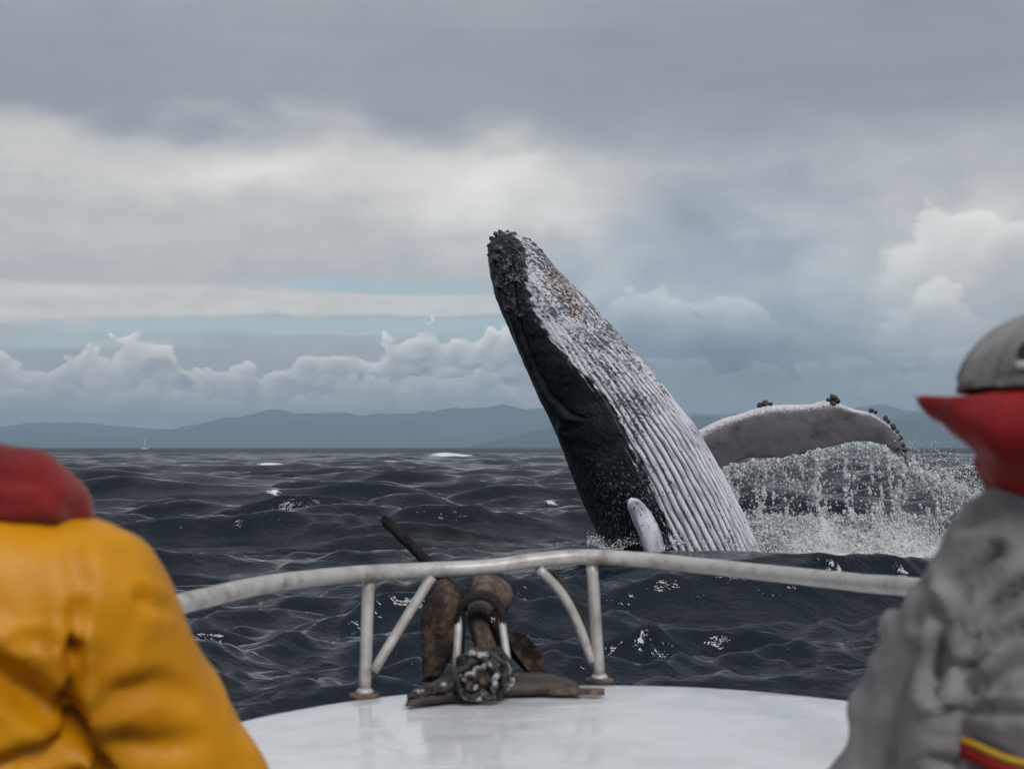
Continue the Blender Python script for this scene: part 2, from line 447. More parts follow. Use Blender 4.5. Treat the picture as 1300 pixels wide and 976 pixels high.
    fleck = n2.ss(0.74, 0.80) * noise(t, comb(t, x * 0.3, y * 0.3, 4.0), 1.0, 3).ss(0.60, 0.72) * 0.35
    foam = (foam + fleck).sat()
    c = colmix(t, (0.005, 0.011, 0.019), (0.74, 0.77, 0.80), foam); t.links.new(c.s, b.inputs['Base Color'])
    patch = noise(t, comb(t, x * 0.12, y * 0.35, 2.0), 1.0, 4)
    r = lerp(0.03 + patch * 0.07 + dist.ss(25, 200) * 0.10 + dist.ss(250, 700) * 0.34, 0.8, foam); t.links.new(r.s, b.inputs['Roughness'])
    b.inputs['IOR'].default_value = 1.33
    h = noise(t, comb(t, x * 1.0, y * 2.2, z), 3.4, 3, 0.5) * 0.9 + noise(t, comb(t, x, y * 2.0, z), 11.0, 3, 0.5) * 0.3
    bump(t, b, h, 0.5, 0.085)
    o = mesh_obj('sea', np.vstack([v1, v2, v3]), np.vstack([fa, fb, fc])[:, ::-1], m, attrs={'foam': np.concatenate([f1, f2, f3])})
    tag(o, 'dark grey choppy open sea with small whitecaps', 'sea', kind='structure')
    return o
build_sea()

# ------------------------------------------------------------------ hills along the horizon
def build_hills():
    m, t, b = new_mat('forested_hill'); p = geo_pos(t)
    n = noise(t, p, 0.0012, 6, 0.6)
    c = colmix(t, (0.030, 0.045, 0.030), (0.085, 0.090, 0.075), n.ss(0.35, 0.7)); t.links.new(c.s, b.inputs['Base Color'])
    b.inputs['Roughness'].default_value = 0.95; b.inputs['Specular IOR Level'].default_value = 0.1
    A = [(-900, 556), (-400, 545), (0, 541), (60, 538), (130, 541), (200, 546), (235, 546), (270, 540), (340, 530), (400, 527), (450, 529), (560, 524), (620, 522),
         (690, 520), (760, 522), (860, 528), (900, 532), (960, 520), (1000, 524), (1100, 522), (1160, 528), (1240, 532), (1300, 530), (1700, 540), (2200, 556)]
    B = [(590, 568), (640, 557), (690, 546), (730, 540), (800, 536), (880, 530), (930, 534), (1010, 530), (1080, 537), (1130, 534), (1155, 529), (1185, 535), (1222, 551), (1262, 562), (1310, 569)]
    Cc = [(-700, 566), (-100, 556), (20, 549), (110, 552), (190, 556), (260, 561), (330, 566), (380, 569)]
    for name, sil, D, dep, lab in (('hills', A, 23000, 5000, 'long far range of blue-grey hills under the clouds'),
                                   ('hills', B, 13500, 2600, 'nearer darker ridge of hills behind the whale'),
                                   ('hills', Cc, 18000, 2500, 'low far headland fading into haze at the left end of the range')):
        s = np.array(sil, float); n = int((s[-1, 0] - s[0, 0]) / 2.0)
        px = np.linspace(s[0, 0], s[-1, 0], n); py = np.interp(px, s[:, 0], s[:, 1])
        k = np.ones(9) / 9; py = np.convolve(np.pad(py, 4, 'edge'), k, 'valid')
        rows = 15; v = []
        for j in range(rows):
            w = j / (rows - 1); prof = math.sin(math.pi * min(1, w * 1.0)) ** 0.8 if w < 0.5 else 1 - (w - 0.5) ** 2 * 3.2
            Y = D + (w - 0.5) * dep * 2
            xx = (px - 650) / F * D
            hh = np.maximum((568 - py) / F * D, 0)
            nn = fbm(np.stack([xx / 900, np.full_like(xx, Y / 900), xx * 0 + D / 1000], -1), 5, 0.55) - 0.5
            zz = hh * prof + nn * hh * (0.8 if j != rows // 2 else 0.22) * (0.25 + 0.75 * math.sin(math.pi * w))
            if j in (0, rows - 1): zz = zz * 0 - 30
            v.append(np.stack([xx, np.full_like(xx, Y), np.where(j in (0, rows - 1), -1.0, np.maximum(zz, -1.0))], -1))
        o = mesh_obj(name, np.vstack(v), grid_faces(rows, n), m)
        tag(o, lab, 'hills', kind='structure')
build_hills()

def build_haze():
    v, f = box((0, 0, 348.5), (62000, 62000, 703))
    m = bpy.data.materials.new('haze_air'); m.use_nodes = True; t = m.node_tree
    for n in list(t.nodes): t.nodes.remove(n)
    out = t.nodes.new('ShaderNodeOutputMaterial'); pv = t.nodes.new('ShaderNodeVolumePrincipled')
    pv.inputs['Color'].default_value = (0.58, 0.79, 1.0, 1); pv.inputs['Density'].default_value = 9.0e-5
    pv.inputs['Anisotropy'].default_value = 0.1
    t.links.new(pv.outputs[0], out.inputs['Volume'])
    o = mesh_obj('haze', v, f, m, smooth=False)
    tag(o, 'pale blue sea haze over the far hills', 'haze', kind='stuff')
build_haze()

# ------------------------------------------------------------------ materials of the boat
M = {}
def deck_mat():
    m, t, b = new_mat('white_gelcoat'); p = geo_pos(t); x, y, z = sep(t, p)
    n = noise(t, p, 5.0, 6, 0.6); s = noise(t, comb(t, x * 2.2, y * 6, z), 1.6, 5, 0.6); sp = noise(t, p, 60.0, 3)
    c = colmix(t, (0.74, 0.75, 0.77), (0.64, 0.65, 0.67), n.ss(0.4, 0.7))
    c = colmix(t, c, (0.42, 0.40, 0.37), s.ss(0.60, 0.80) * 0.45)
    c = colmix(t, c, (0.35, 0.33, 0.30), sp.ss(0.74, 0.80) * 0.4)
    t.links.new(c.s, b.inputs['Base Color'])
    r = lerp(n * 0 + 0.10, 0.36, s.ss(0.4, 0.7)); t.links.new(r.s, b.inputs['Roughness'])
    bump(t, b, noise(t, p, 26.0, 4), 0.10, 0.004)
    return m
M['gel'] = deck_mat()
def steel_mat():
    m, t, b = new_mat('weathered_white_tube'); p = geo_pos(t)
    n = noise(t, p, 14.0, 6, 0.65); r2 = noise(t, p, 5.0, 5, 0.6)
    c = colmix(t, (0.50, 0.485, 0.47), (0.30, 0.275, 0.25), n.ss(0.4, 0.7))
    c = colmix(t, c, (0.16, 0.075, 0.035), r2.ss(0.60, 0.72) * n.ss(0.42, 0.62) * 0.8)
    t.links.new(c.s, b.inputs['Base Color']); b.inputs['Roughness'].default_value = 0.42; b.inputs['Metallic'].default_value = 0.15
    bump(t, b, n, 0.25, 0.003)
    return m
M['tube'] = steel_mat()
def rust_mat(name, dark, mid, hot, k):
    m, t, b = new_mat(name); p = geo_pos(t)
    n = noise(t, p, 17.0, 7, 0.7); q = noise(t, p, 46.0, 6, 0.7)
    c = colmix(t, dark, mid, n.ss(0.38, 0.62)); c = colmix(t, c, hot, (q + n * 0.6).ss(0.78, 1.0) * k)
    t.links.new(c.s, b.inputs['Base Color']); b.inputs['Roughness'].default_value = 0.75; b.inputs['Specular IOR Level'].default_value = 0.2
    bump(t, b, q, 0.6, 0.006)
    return m
M['rust'] = rust_mat('rusty_iron', (0.022, 0.017, 0.015), (0.070, 0.050, 0.038), (0.26, 0.17, 0.11), 0.55)
M['rust_light'] = rust_mat('pale_rusty_iron', (0.05, 0.038, 0.032), (0.13, 0.095, 0.078), (0.26, 0.18, 0.13), 0.6)
M['iron'] = rust_mat('dark_iron', (0.006, 0.006, 0.007), (0.014, 0.013, 0.013), (0.05, 0.035, 0.025), 0.3)
M['rubber'] = simple('black_rubber', (0.012, 0.012, 0.012), (0.03, 0.03, 0.03), 0.6, 12)
M['rope'] = simple('black_rope', (0.012, 0.011, 0.011), (0.06, 0.055, 0.055), 0.85, 40, bmp=0.6, bscale=180)
M['rope_pale'] = simple('pale_grey_rope', (0.03, 0.027, 0.027), (0.40, 0.38, 0.37), 0.85, 45, bmp=0.6, bscale=180, thr=(0.42, 0.60))
M['wood'] = simple('dark_wet_wood', (0.016, 0.013, 0.011), (0.055, 0.042, 0.034), 0.6, 16, bmp=0.4, bscale=70)
M['hullblue'] = simple('hull_paint', (0.55, 0.56, 0.57), (0.46, 0.47, 0.48), 0.35, 4)
M['floor'] = simple('grey_deck_paint', (0.22, 0.22, 0.22), (0.16, 0.16, 0.165), 0.6, 7)

# ------------------------------------------------------------------ the boat
DECK_Z = 1.30
EDGE = np.array([(-1.28, -2.4), (-1.30, -1.2), (-1.28, 0.2), (-1.20, 1.5), (-1.10, 2.3), (-0.95, 3.0), (-0.73, 3.62), (-0.44, 3.97), (-0.12, 4.15), (0.21, 4.22), (0.58, 4.17),
                 (0.97, 3.93), (1.25, 3.5), (1.46, 2.9), (1.60, 2.2), (1.70, 1.4), (1.76, 0.2), (1.76, -1.2), (1.72, -2.4)])
def build_boat():
    boat = empty('boat', (0.2, 0.6, 0.0))
    tag(boat, 'white foredeck of a small boat with pipe bow rail', 'boat')
    e = spline(EDGE, 161)
    DECK_AFT = 1.98
    # foredeck: rings from the rounded edge inwards, following the camber
    fr = e[(e[:, 1] >= DECK_AFT)]
    aft = np.stack([np.linspace(fr[-1, 0], fr[0, 0], 42)[1:-1], np.full(40, DECK_AFT)], -1)
    ring = np.vstack([fr, aft]); c = np.array([0.22, 2.9])
    V_ = []; prof = [(1.0, -0.10), (1.0, -0.045), (0.998, -0.022), (0.992, -0.009), (0.983, -0.002), (0.97, 0.0), (0.85, 0.006), (0.6, 0.014), (0.3, 0.019), (0.05, 0.020)]
    isaft = np.arange(len(ring)) >= len(fr)
    for s, dz in prof:
        q = c + (ring - c) * s; z = np.full(len(q), DECK_Z + dz)
        V_.append(np.column_stack([q, z]))
    v = np.vstack(V_); f = [tuple(x) for x in grid_faces(len(prof), len(ring), True)]
    f.append(tuple(range((len(prof) - 1) * len(ring), len(prof) * len(ring))))
    deck = mesh_obj('foredeck', v, f, M['gel'], boat)
    # hull: lofted shell down from the deck edge
    sec = [(1.006, DECK_Z - 0.06), (1.012, DECK_Z - 0.075), (1.012, DECK_Z - 0.115), (0.985, DECK_Z - 0.13), (0.96, 0.85), (0.90, 0.35), (0.80, -0.05), (0.55, -0.38), (0.08, -0.55)]
    ec = np.array([0.22, -0.2]); rows = []
    closed = np.vstack([e, np.column_stack([np.linspace(e[-1, 0], e[0, 0], 32)[1:-1], np.full(30, -2.4)])])
    for s, z in sec:
        q = ec + (closed - ec) * np.array([s, 1 - (1 - s) * 0.30]); rows.append(np.column_stack([q, np.full(len(q), z)]))
    mesh_obj('hull', np.vstack(rows), grid_faces(len(sec), len(closed), True)[:, ::-1].tolist(), M['hullblue'], boat)
    # cockpit: gunwale cap, inner wall, floor, bulkhead under the foredeck
    ck = closed[closed[:, 1] < DECK_AFT - 0.02]
    k0 = int(np.argmax(np.linalg.norm(np.diff(np.vstack([ck, ck[:1]]), axis=0), axis=1))) + 1
    ck = np.roll(ck, -k0, axis=0)
    cc = np.array([0.22, -0.2]); inn = cc + (ck - cc) * np.array([0.92, 0.95])
    n = len(ck)
    rows = [np.column_stack([cc + (ck - cc) * 1.004, np.full(n, DECK_Z - 0.05)]), np.column_stack([ck, np.full(n, DECK_Z + 0.002)]), np.column_stack([inn, np.full(n, DECK_Z + 0.004)]), np.column_stack([inn, np.full(n, 0.46)])]
    mesh_obj('gunwale', np.vstack(rows), grid_faces(4, n).tolist(), M['gel'], boat, smooth=False)
    fl = np.column_stack([cc + (ck - cc) * np.array([0.935, 0.96]), np.full(n, 0.45)])
    mesh_obj('cockpit_floor', fl, [tuple(range(n))], M['floor'], boat, smooth=False)
    v, f = box((0.24, DECK_AFT + 0.02, 0.84), (2.75, 0.03, 0.76)); mesh_obj('bulkhead', v, f, M['gel'], boat, smooth=False)
    # bow rail
    pts = [(60, 830, 2.35), (150, 792, 2.75), (215, 770, 3.0), (330, 743, 3.45), (450, 728, 3.92), (540, 723, 4.06), (620, 719, 4.12), (680, 711, 4.16), (745, 707, 4.18), (830, 712, 4.12),
           (950, 725, 3.88), (1050, 735, 3.60), (1150, 744, 3.25), (1240, 753, 2.9), (1340, 770, 2.5)]
    path = spline([P(*q) for q in pts], 150)
    path += (fbm(np.stack([path[:, 0] * 5, path[:, 1] * 5, path[:, 0] * 0], -1), 2)[:, None] - 0.5) * np.array([0, 0, 0.006])
    end_l = np.array([[path[0, 0] - 0.04, path[0, 1] - 0.12, path[0, 2] - 0.03], [path[0, 0] - 0.05, path[0, 1] - 0.17, DECK_Z]])[::-1]
    end_r = np.array([[path[-1, 0] + 0.03, path[-1, 1] - 0.12, path[-1, 2] - 0.03], [path[-1, 0] + 0.04, path[-1, 1] - 0.17, DECK_Z]])
    full = np.vstack([end_l, path, end_r])
    rail = mesh_obj('bow_rail', *tube(full, 0.0225, 16), M['tube'], boat)
    lb, rb = P(463, 880, 3.99), P(761, 861, 4.24); lb.z = DECK_Z + 0.012; rb.z = DECK_Z + 0.012
    lt, rt = P(468, 730, 3.99), P(751, 712, 4.19)
    def post(a, b2, r=0.0175):
        q = np.linspace(np.array(a), np.array(b2), 8); mesh_obj('post', *tube(q, r, 14), M['tube'], rail)
        fv, ff = tube(np.array([[a[0], a[1], a[2] - 0.012], [a[0], a[1], a[2] - 0.003], [a[0], a[1], a[2]]]), [0.043, 0.043, 0.037], 18)
        mesh_obj('post_flange', fv, ff, M['rust_light'], rail)
        q = np.array([[a[0], a[1], a[2]], [a[0], a[1], a[2] + 0.006], [a[0], a[1], a[2] + 0.014]]); mesh_obj('weld_bead', *tube(q, [0.026, 0.024, 0.017], 14), M['tube'], rail)
    post(lb, lt); post(rb, rt)
    mesh_obj('brace', *tube(spline([P(548, 732, 4.06), P(512, 790, 4.03), P(474, 852, 3.99)], 12), 0.0145, 12), M['tube'], rail)
    mesh_obj('brace', *tube(spline([P(684, 722, 4.15), P(712, 752, 4.2), P(733, 790, 4.22), P(752, 840, 4.23)], 14), 0.0145, 12), M['tube'], rail)
    mesh_obj('brace', *tube(spline([P(700, 724, 4.25), P(728, 765, 4.30), P(748, 808, 4.29), P(757, 835, 4.25)], 14), 0.009, 10), M['rust_light'], rail)
    # anchor roller: hoop on two white cheeks, drum, brackets either side
    rol = mesh_obj('anchor_roller', *roller_hoop(), M['iron'], boat)
    for px0, px1 in ((583, 579), (635, 646)):
        a = P(px1, 852, 3.95); a.z = max(a.z, DECK_Z + 0.03); b2 = P(px0, 776, 4.0)
        dv = b2 - a; q = np.linspace(np.array(a), np.array(b2), 4)
        mesh_obj('cheek_bar', *tube(q, 0.011, 8), M['tube'], rol)
        mesh_obj('cheek_plate', *box(tuple((a + b2) / 2 + Vector((0.012 if px0 < 600 else -0.012, 0.05, 0.0))), (0.012, 0.08, (b2 - a).length * 0.98), Matrix.Rotation(math.atan2(b2.x - a.x, b2.z - a.z), 3, 'Y')), M['iron'], rol, smooth=False)
    drum = np.array([[P(615, 0, 3.9)[0], 3.80, DECK_Z + 0.077], [P(615, 0, 3.9)[0], 3.96, DECK_Z + 0.077]])
    wl = mesh_obj('windlass_drum', *tube(np.linspace(drum[0], drum[1], 6), [0.03, 0.052, 0.04, 0.04, 0.052, 0.045], 20), M['rust'], boat)
    mesh_obj('bolt', *tube(np.array([drum[0] - [0, 0.018, 0], drum[0] - [0, 0.010, 0], drum[0] + [0, 0.004, 0]]), [0.008, 0.013, 0.014], 6), M['rust_light'], wl)
    # brackets (dark, low, lying on the deck)
    def bracket(pl, h, seed):
        pl = np.array(pl, float); n = len(pl); v = []
        for k in range(n):
            x, yb, yf, hh = pl[k]
            v += [(x, yf, DECK_Z + 0.018), (x, yf + 0.006, DECK_Z + 0.018 + hh * 0.8), (x, (yb + yf) / 2, DECK_Z + 0.020 + hh), (x, yb, DECK_Z + 0.018 + hh * 0.7), (x, yb, DECK_Z + 0.018)]
        v = np.array(v); v[:, 2] += (fbm(v * 30 + seed, 3) - 0.5) * 0.010 * (v[:, 2] > DECK_Z + 0.02)
        f = grid_faces(n, 5, True).tolist(); f += [[0, 1, 2, 3, 4], [5 * (n - 1) + i for i in (4, 3, 2, 1, 0)]]
        return v, f
    def pxl(px, yb, yf, h):
        d = (DECK_Z - CAM_H) * -F / (yf - 568.0); return ((px - 650) / F * d, (0.7 * F / (yb - 568.0)), d, h)
    xs = np.linspace(516, 606, 10)
    L = [pxl(x, np.interp(x, [516, 560, 606], [889, 872, 868]), np.interp(x, [516, 560, 606], [902, 897, 893]), np.interp(x, [516, 530, 560, 606], [0.008, 0.018, 0.034, 0.040])) for x in xs]
    mesh_obj('roller_bracket', *bracket(L, 0.03, 1.0), M['wood'], boat)
    xs = np.linspace(634, 736, 11)
    L = [pxl(x, np.interp(x, [634, 700, 736], [868, 870, 876]), np.interp(x, [634, 700, 736], [888, 886, 884]), np.interp(x, [634, 690, 722, 736], [0.036, 0.034, 0.030, 0.008])) for x in xs]
    mesh_obj('roller_bracket', *bracket(L, 0.03, 5.0), M['wood'], boat)
    a = P(728, 0, 3.93)
    v, f = box((a[0] + 0.005, 3.93, DECK_Z + 0.026), (0.155, 0.045, 0.014), Matrix.Rotation(R(-4), 3, 'Z'), 0.003)
    mesh_obj('deck_cleat', v, f, M['rust_light'], boat)
    return boat
def roller_hoop():
    """Arched hood over the shank: a short thick half shell, open towards the boat."""
    c0 = np.array(P(609, 790, 3.98)); v = []
    A = np.linspace(R(-8), R(188), 22)
    rad = 25 / F * 4.0
    for (r, dy) in ((rad, 0.0), (rad + 0.016, 0.0), (rad + 0.016, 0.14), (rad, 0.14)):
        v.append(np.stack([c0[0] + r * np.cos(A), np.full_like(A, c0[1] + dy), c0[2] + 0.005 + r * np.sin(A)], -1))
    v = np.stack(v, 1).reshape(-1, 3); f = grid_faces(22, 4, True).tolist(); f += [[0, 1, 2, 3], [84 + i for i in (3, 2, 1, 0)]]
    return v, f
boat = build_boat()

# ------------------------------------------------------------------ the anchor hanging over the bow
def build_anchor():
    a = empty('anchor', P(612, 800, 4.2))
    tag(a, 'rusty iron anchor hung over the bow under the rail', 'anchor')
    sh = spline([P(622, 838, 3.99), P(612, 800, 4.06), P(607, 778, 4.16), P(616, 752, 4.34)], 20)
    mesh_obj('shank', *tube(sh, np.linspace(0.033, 0.034, 20), 16), M['rust_light'], a)
    cr = spline([P(598, 752, 4.40), P(622, 756, 4.42), P(646, 764, 4.44)], 10)
    mesh_obj('crown', *tube(cr, [0.046, 0.060, 0.064, 0.065, 0.065, 0.064, 0.062, 0.058, 0.05, 0.030], 18), M['rust_light'], a)
    st = spline([P(486, 657, 4.62), P(545, 716, 4.58), P(612, 786, 4.54), P(686, 862, 4.50)], 30)
    r = np.full(30, 0.0185); r[0] = 0.012; r[1] = 0.02; r[-1] = 0.012
    mesh_obj('stock', *tube(st, r, 12), M['iron'], a)
    out = [(548, 738), (566, 734), (584, 748), (586, 772), (583, 800), (572, 836), (556, 866), (537, 866), (535, 820), (534, 775)]
    fr = np.array([P(x, y, 4.40) for x, y in out]); bk = np.array([P(x, y, 4.46) for x, y in out])
    c = fr.mean(0); rim = c + (fr - c) * 0.86; rim[:, 1] -= 0.022
    n = len(out); v = np.vstack([bk, fr, rim, [c + np.array([0, -0.03, 0])]])
    f = grid_faces(3, n, True)[:, ::-1].tolist() + [[2 * n + (i + 1) % n, 2 * n + i, 3 * n] for i in range(n)] + [list(range(n))]
    mesh_obj('fluke', v, f, M['rust'], a, smooth=False)
    out = [(646, 800), (668, 806), (690, 830), (694, 862), (676, 858), (652, 826)]
    fr = np.array([P(x, y, 4.43) for x, y in out]); bk = np.array([P(x, y, 4.475) for x, y in out])
    n = len(out); v = np.vstack([bk, fr]); f = grid_faces(2, n, True)[:, ::-1].tolist() + [list(range(n)), [2 * n - 1 - i for i in range(n)]]
    mesh_obj('fluke', v, f, M['rust'], a, smooth=False)
build_anchor()

def build_rope():
    root = empty('rope', (P(615, 0, 3.88)[0], 3.88, DECK_Z + 0.02))
    tag(root, 'grey and black rope wound round the windlass drum', 'rope')
    cx = P(615, 0, 3.88)[0]; cz = DECK_Z + 0.080
    rng = np.random.default_rng(5)
    for k in range(15):
        a = np.linspace(0, 2 * np.pi, 56); ph = rng.uniform(0, 6.28)
        r0 = (0.036, 0.060, 0.048, 0.064, 0.054)[k % 5]
        r = r0 + 0.007 * np.sin(a * 3 + ph) + 0.005 * np.sin(a * 8 + ph * 2)
        y = 3.795 + 0.010 * k + (0.064 - r0) * -0.4 + 0.018 * np.sin(a * 2 + ph) + 0.008 * np.sin(a * 5 + ph)
        z = cz + r * np.sin(a)
        q = np.stack([cx + r * 1.06 * np.cos(a), y, np.maximum(z, DECK_Z + 0.03)], -1)
        mesh_obj('turn', *tube(q, 0.0085 + 0.0015 * np.sin(a * 22 + ph), 8), M['rope_pale' if k % 3 == 0 else 'rope'], root)
    for k in range(3):   # loose end trailing over the left bracket
        s = np.linspace(0, 1, 40)
        q = np.stack([cx - 0.05 - 0.15 * s, 3.80 - 0.02 * s + 0.016 * k + 0.01 * np.sin(s * 9 + k), DECK_Z + 0.078 - 0.045 * s + 0.006 * np.sin(s * 14 + k * 2)], -1)
        mesh_obj('strand', *tube(q, 0.0075 + 0.001 * np.sin(s * 60), 8), M['rope_pale' if k == 1 else 'rope'], root)
build_rope()

# ------------------------------------------------------------------ the whale
AX0 = np.array([640.0, 296.0]); AX1 = np.array([862.0, 700.0]); LPX = np.linalg.norm(AX1 - AX0)
AD = (AX1 - AX0) / LPX; AP = np.array([AD[1], -AD[0]])
MPP = WHALE_D / F                               # metres per photograph pixel at the whale
def to_sp(pts):
    q = np.asarray(pts, float) - AX0; return q @ AD, q @ AP
LEFT = [(622, 301), (619, 325), (622, 350), (629, 378), (640, 405), (655, 440), (668, 470), (685, 508), (703, 545), (715, 574), (728, 610), (740, 640), (755, 672), (766, 695), (790, 745)]
RIGHT = [(652, 295), (674, 306), (690, 321), (710, 345), (735, 369), (760, 396), (790, 429), (820, 463), (850, 500), (880, 538), (905, 580), (925, 615), (945, 657), (960, 695), (982, 745)]
def whale_profile():
    sL, pL = to_sp(LEFT); sR, pR = to_sp(RIGHT)
    s = np.concatenate([np.linspace(0, LPX * 1.12, 520)[:-1], np.linspace(LPX * 1.12, LPX * 1.85, 60)])
    l = np.interp(s, np.r_[-6, sL[1:]], np.r_[-20, pL[1:]]); r = np.interp(s, np.r_[-6, sR], np.r_[8, pR])
    end = LPX * 1.05
    tail = np.clip((s - end) / (LPX * 0.8), 0, 1)
    k = np.ones(9) / 9
    sm = lambda a: np.convolve(np.pad(a, 4, 'reflect', reflect_type='odd'), k, 'valid')
    l, r = sm(l), sm(r)
    c = (l + r) / 2; w = np.maximum((r - l) / 2, 1)
    ce = np.interp(end, s, c); we = np.interp(end, s, w)
    c = np.where(s > end, ce, c); w = np.where(s > end, we * (1 - 0.72 * tail ** 1.3), w)
    w = w * np.clip(np.sqrt(np.clip((s + 1.5) / 9, 0, 1)), 0.2, 1)
    return s, c, w
def build_whale():
    s, c, w = whale_profile(); n = len(s); NP = 400
    phi = np.linspace(-np.pi, np.pi, NP, endpoint=False)      # 0: up-right side, pi/2: towards the camera
    S, PH = np.meshgrid(s, phi, indexing='ij'); Cc = c[:, None]; W = w[:, None]
    PV = R(24)                                                # where the belly faces
    rel = (PH - PV + np.pi) % (2 * np.pi) - np.pi             # angle from the belly's middle
    # edge between white pleated belly and dark back, read off the photograph on the near side
    bpx = [(668, 318), (668, 345), (671, 385), (683, 412), (703, 445), (735, 475), (765, 507), (785, 545), (802, 585), (820, 625), (836, 665), (848, 700), (862, 760)]
    bs, bp = to_sp(bpx); bphi = np.arccos(np.clip((bp - np.interp(bs, s, c)) / np.interp(bs, s, w), -0.98, 0.98))
    PB = np.interp(s, bs, bphi)[:, None] - PV                # angle from belly middle of the edge
    sd = (PB - np.abs(rel)) * W * MPP                          # metres inside the white side
    belly = np.clip(0.5 + sd / 0.5, 0, 1)
    # pleats
    frac = S / LPX
    npl = 30; half = R(84)
    u = rel / half * (npl / 2)
    wig = (fbm(np.stack([S / 60, PH * 2.0, PH * 0], -1), 3) - 0.5) * 0.9
    g = np.abs(((u + wig + 0.5) % 1.0) - 0.5)                  # 0 on a groove
    groove = np.exp(-(g / 0.17) ** 2)
    inpl = np.clip((half * 0.98 - np.abs(rel)) / 0.12, 0, 1) * np.clip(sd / 0.10 + 1.2, 0, 1) * np.clip((frac - 0.07) / 0.1, 0, 1)
    depth = (0.003 + 0.048 * np.clip((frac - 0.25) / 0.4, 0, 1)) * np.minimum(1, W / 60)
    groove = groove * inpl
    groove_c = groove * (0.30 + 0.70 * np.clip((frac - 0.28) / 0.32, 0, 1))
    h = -depth * groove
    # skin relief, mouth line, eye bulge and the knobs on the snout
    h = h + (fbm(np.stack([S * 0.10, PH * W * 0.10, PH * 0 + 4], -1), 4) - 0.5) * 0.030
    mouth = [(648, 322), (652, 380), (662, 425), (680, 470), (698, 505), (722, 528), (744, 536)]
    ms, mp = to_sp(mouth); mphi = np.arccos(np.clip((mp - np.interp(ms, s, c)) / np.interp(ms, s, w), -0.98, 0.98))
    MPh = np.interp(s, ms, mphi)[:, None]; md = (np.abs(rel) + PV - MPh) * W * MPP
    on = np.clip((S - ms[0]) / 20, 0, 1) * np.clip((ms[-1] - S) / 12, 0, 1)
    h = h - 0.06 * np.exp(-(md / 0.05) ** 2) * on + 0.05 * np.exp(-((md - 0.16) / 0.12) ** 2) * on
    def spot(px, py, r):
        a, b = to_sp([(px, py)]); ph = math.acos(max(-0.98, min(0.98, (b[0] - np.interp(a[0], s, c)) / np.interp(a[0], s, w))))
        return np.exp(-(((S - a[0]) * MPP) ** 2 + ((PH - ph) * W * MPP) ** 2) / (r * r))
    h = h + 0.07 * spot(712, 548, 0.16) - 0.05 * spot(716, 549, 0.05)
    knobs = np.zeros_like(h)
    rng = np.random.default_rng(21)
    for (px, py) in [(628, 302), (637, 300), (650, 299), (664, 306), (676, 314), (684, 322), (628, 330), (641, 345), (634, 365), (652, 360), (646, 395), (632, 318), (656, 318), (660, 405)]:
        knobs = np.maximum(knobs, spot(px, py, rng.uniform(0.05, 0.085)))
    h = h + 0.075 * knobs
    rad = W * MPP + h
    dep = np.interp(s / LPX, [0, 0.1, 0.3, 0.7, 1.2, 1.85], [0.9, 0.85, 0.88, 0.98, 1.0, 1.0])[:, None]
    uu = Cc * MPP + rad * np.cos(PH); vv = rad * np.sin(PH) * dep
    base = np.array(P(AX0[0], AX0[1], WHALE_D)); ax3 = np.array([AD[0], 0, -AD[1]]); pu = np.array([AP[0], 0, -AP[1]])
    co = base + (S * MPP)[..., None] * ax3 + uu[..., None] * pu + vv[..., None] * np.array([0, -1.0, 0])
    v = co.reshape(-1, 3)
    top = v[:NP].mean(0) - ax3 * 0.04; bot = v[-NP:].mean(0)
    v = np.vstack([v, top, bot])
    f = grid_faces(n, NP, True); i0 = len(v) - 2; k = np.arange(NP)
    cap1 = np.stack([np.full(NP, i0), (k + 1) % NP, k, k], -1); cap2 = np.stack([np.full(NP, i0 + 1), k + (n - 1) * NP, (k + 1) % NP + (n - 1) * NP, (k + 1) % NP + (n - 1) * NP], -1)
    ext = lambda a, x: np.r_[a.ravel(), x, x]
    mott = np.clip((0.70 - frac) / 0.30, 0, 1) * np.clip(0.25 + sd / 0.55, 0.2, 1) + 0.7 * spot(790, 520, 0.55) + 0.7 * spot(672, 320, 0.5) + 0.14 + 0.25 * np.clip((0.5 - rel - 0.3) / 0.5, 0, 1) * np.clip((0.9 - frac) / 0.4, 0, 1)
    brown = np.maximum(spot(705, 355, 0.26), np.maximum(spot(720, 378, 0.26), spot(728, 398, 0.18)))
    scars = np.clip(spot(640, 345, 0.8) + spot(770, 650, 0.9) * 0.9 + spot(800, 655, 0.6) * 0.8, 0, 1)
    uvw = np.stack([S * MPP, PH * W * MPP, np.zeros_like(S)], -1).reshape(-1, 3); uvw = np.vstack([uvw, uvw[:1], uvw[-1:]])
    parts_v = [v]; parts_f = [f[:, ::-1]]; tri = [np.vstack([cap1, cap2])[:, [0, 2, 1]]]
    A = {'belly': [ext(belly, 0)], 'groove': [ext(groove_c, 0)], 'mottle': [ext(mott, 0)], 'brown': [ext(brown, 0)], 'scars': [ext(scars, 0)], 'knob': [ext(knobs, 0)], 'flip': [np.zeros(len(v))], 'lead': [np.zeros(len(v))], 'suv': [uvw]}
    off = len(v)
    def add(v2, f2, belly_, mott_, knob_, scar_=0.0, flip_=0.0, lead_=0.0, tris=False):
        nonlocal off
        (tri if tris else parts_f).append(f2 + off); parts_v.append(v2); m_ = len(v2)
        for k_, val in (('belly', belly_), ('groove', 0.0), ('mottle', mott_), ('brown', 0.0), ('scars', scar_), ('knob', knob_), ('flip', flip_), ('lead', lead_)):
            A[k_].append(np.broadcast_to(np.asarray(val, float), (m_,)))
        A['suv'].append(v2 - np.array([0, WHALE_D, 0])); off += m_
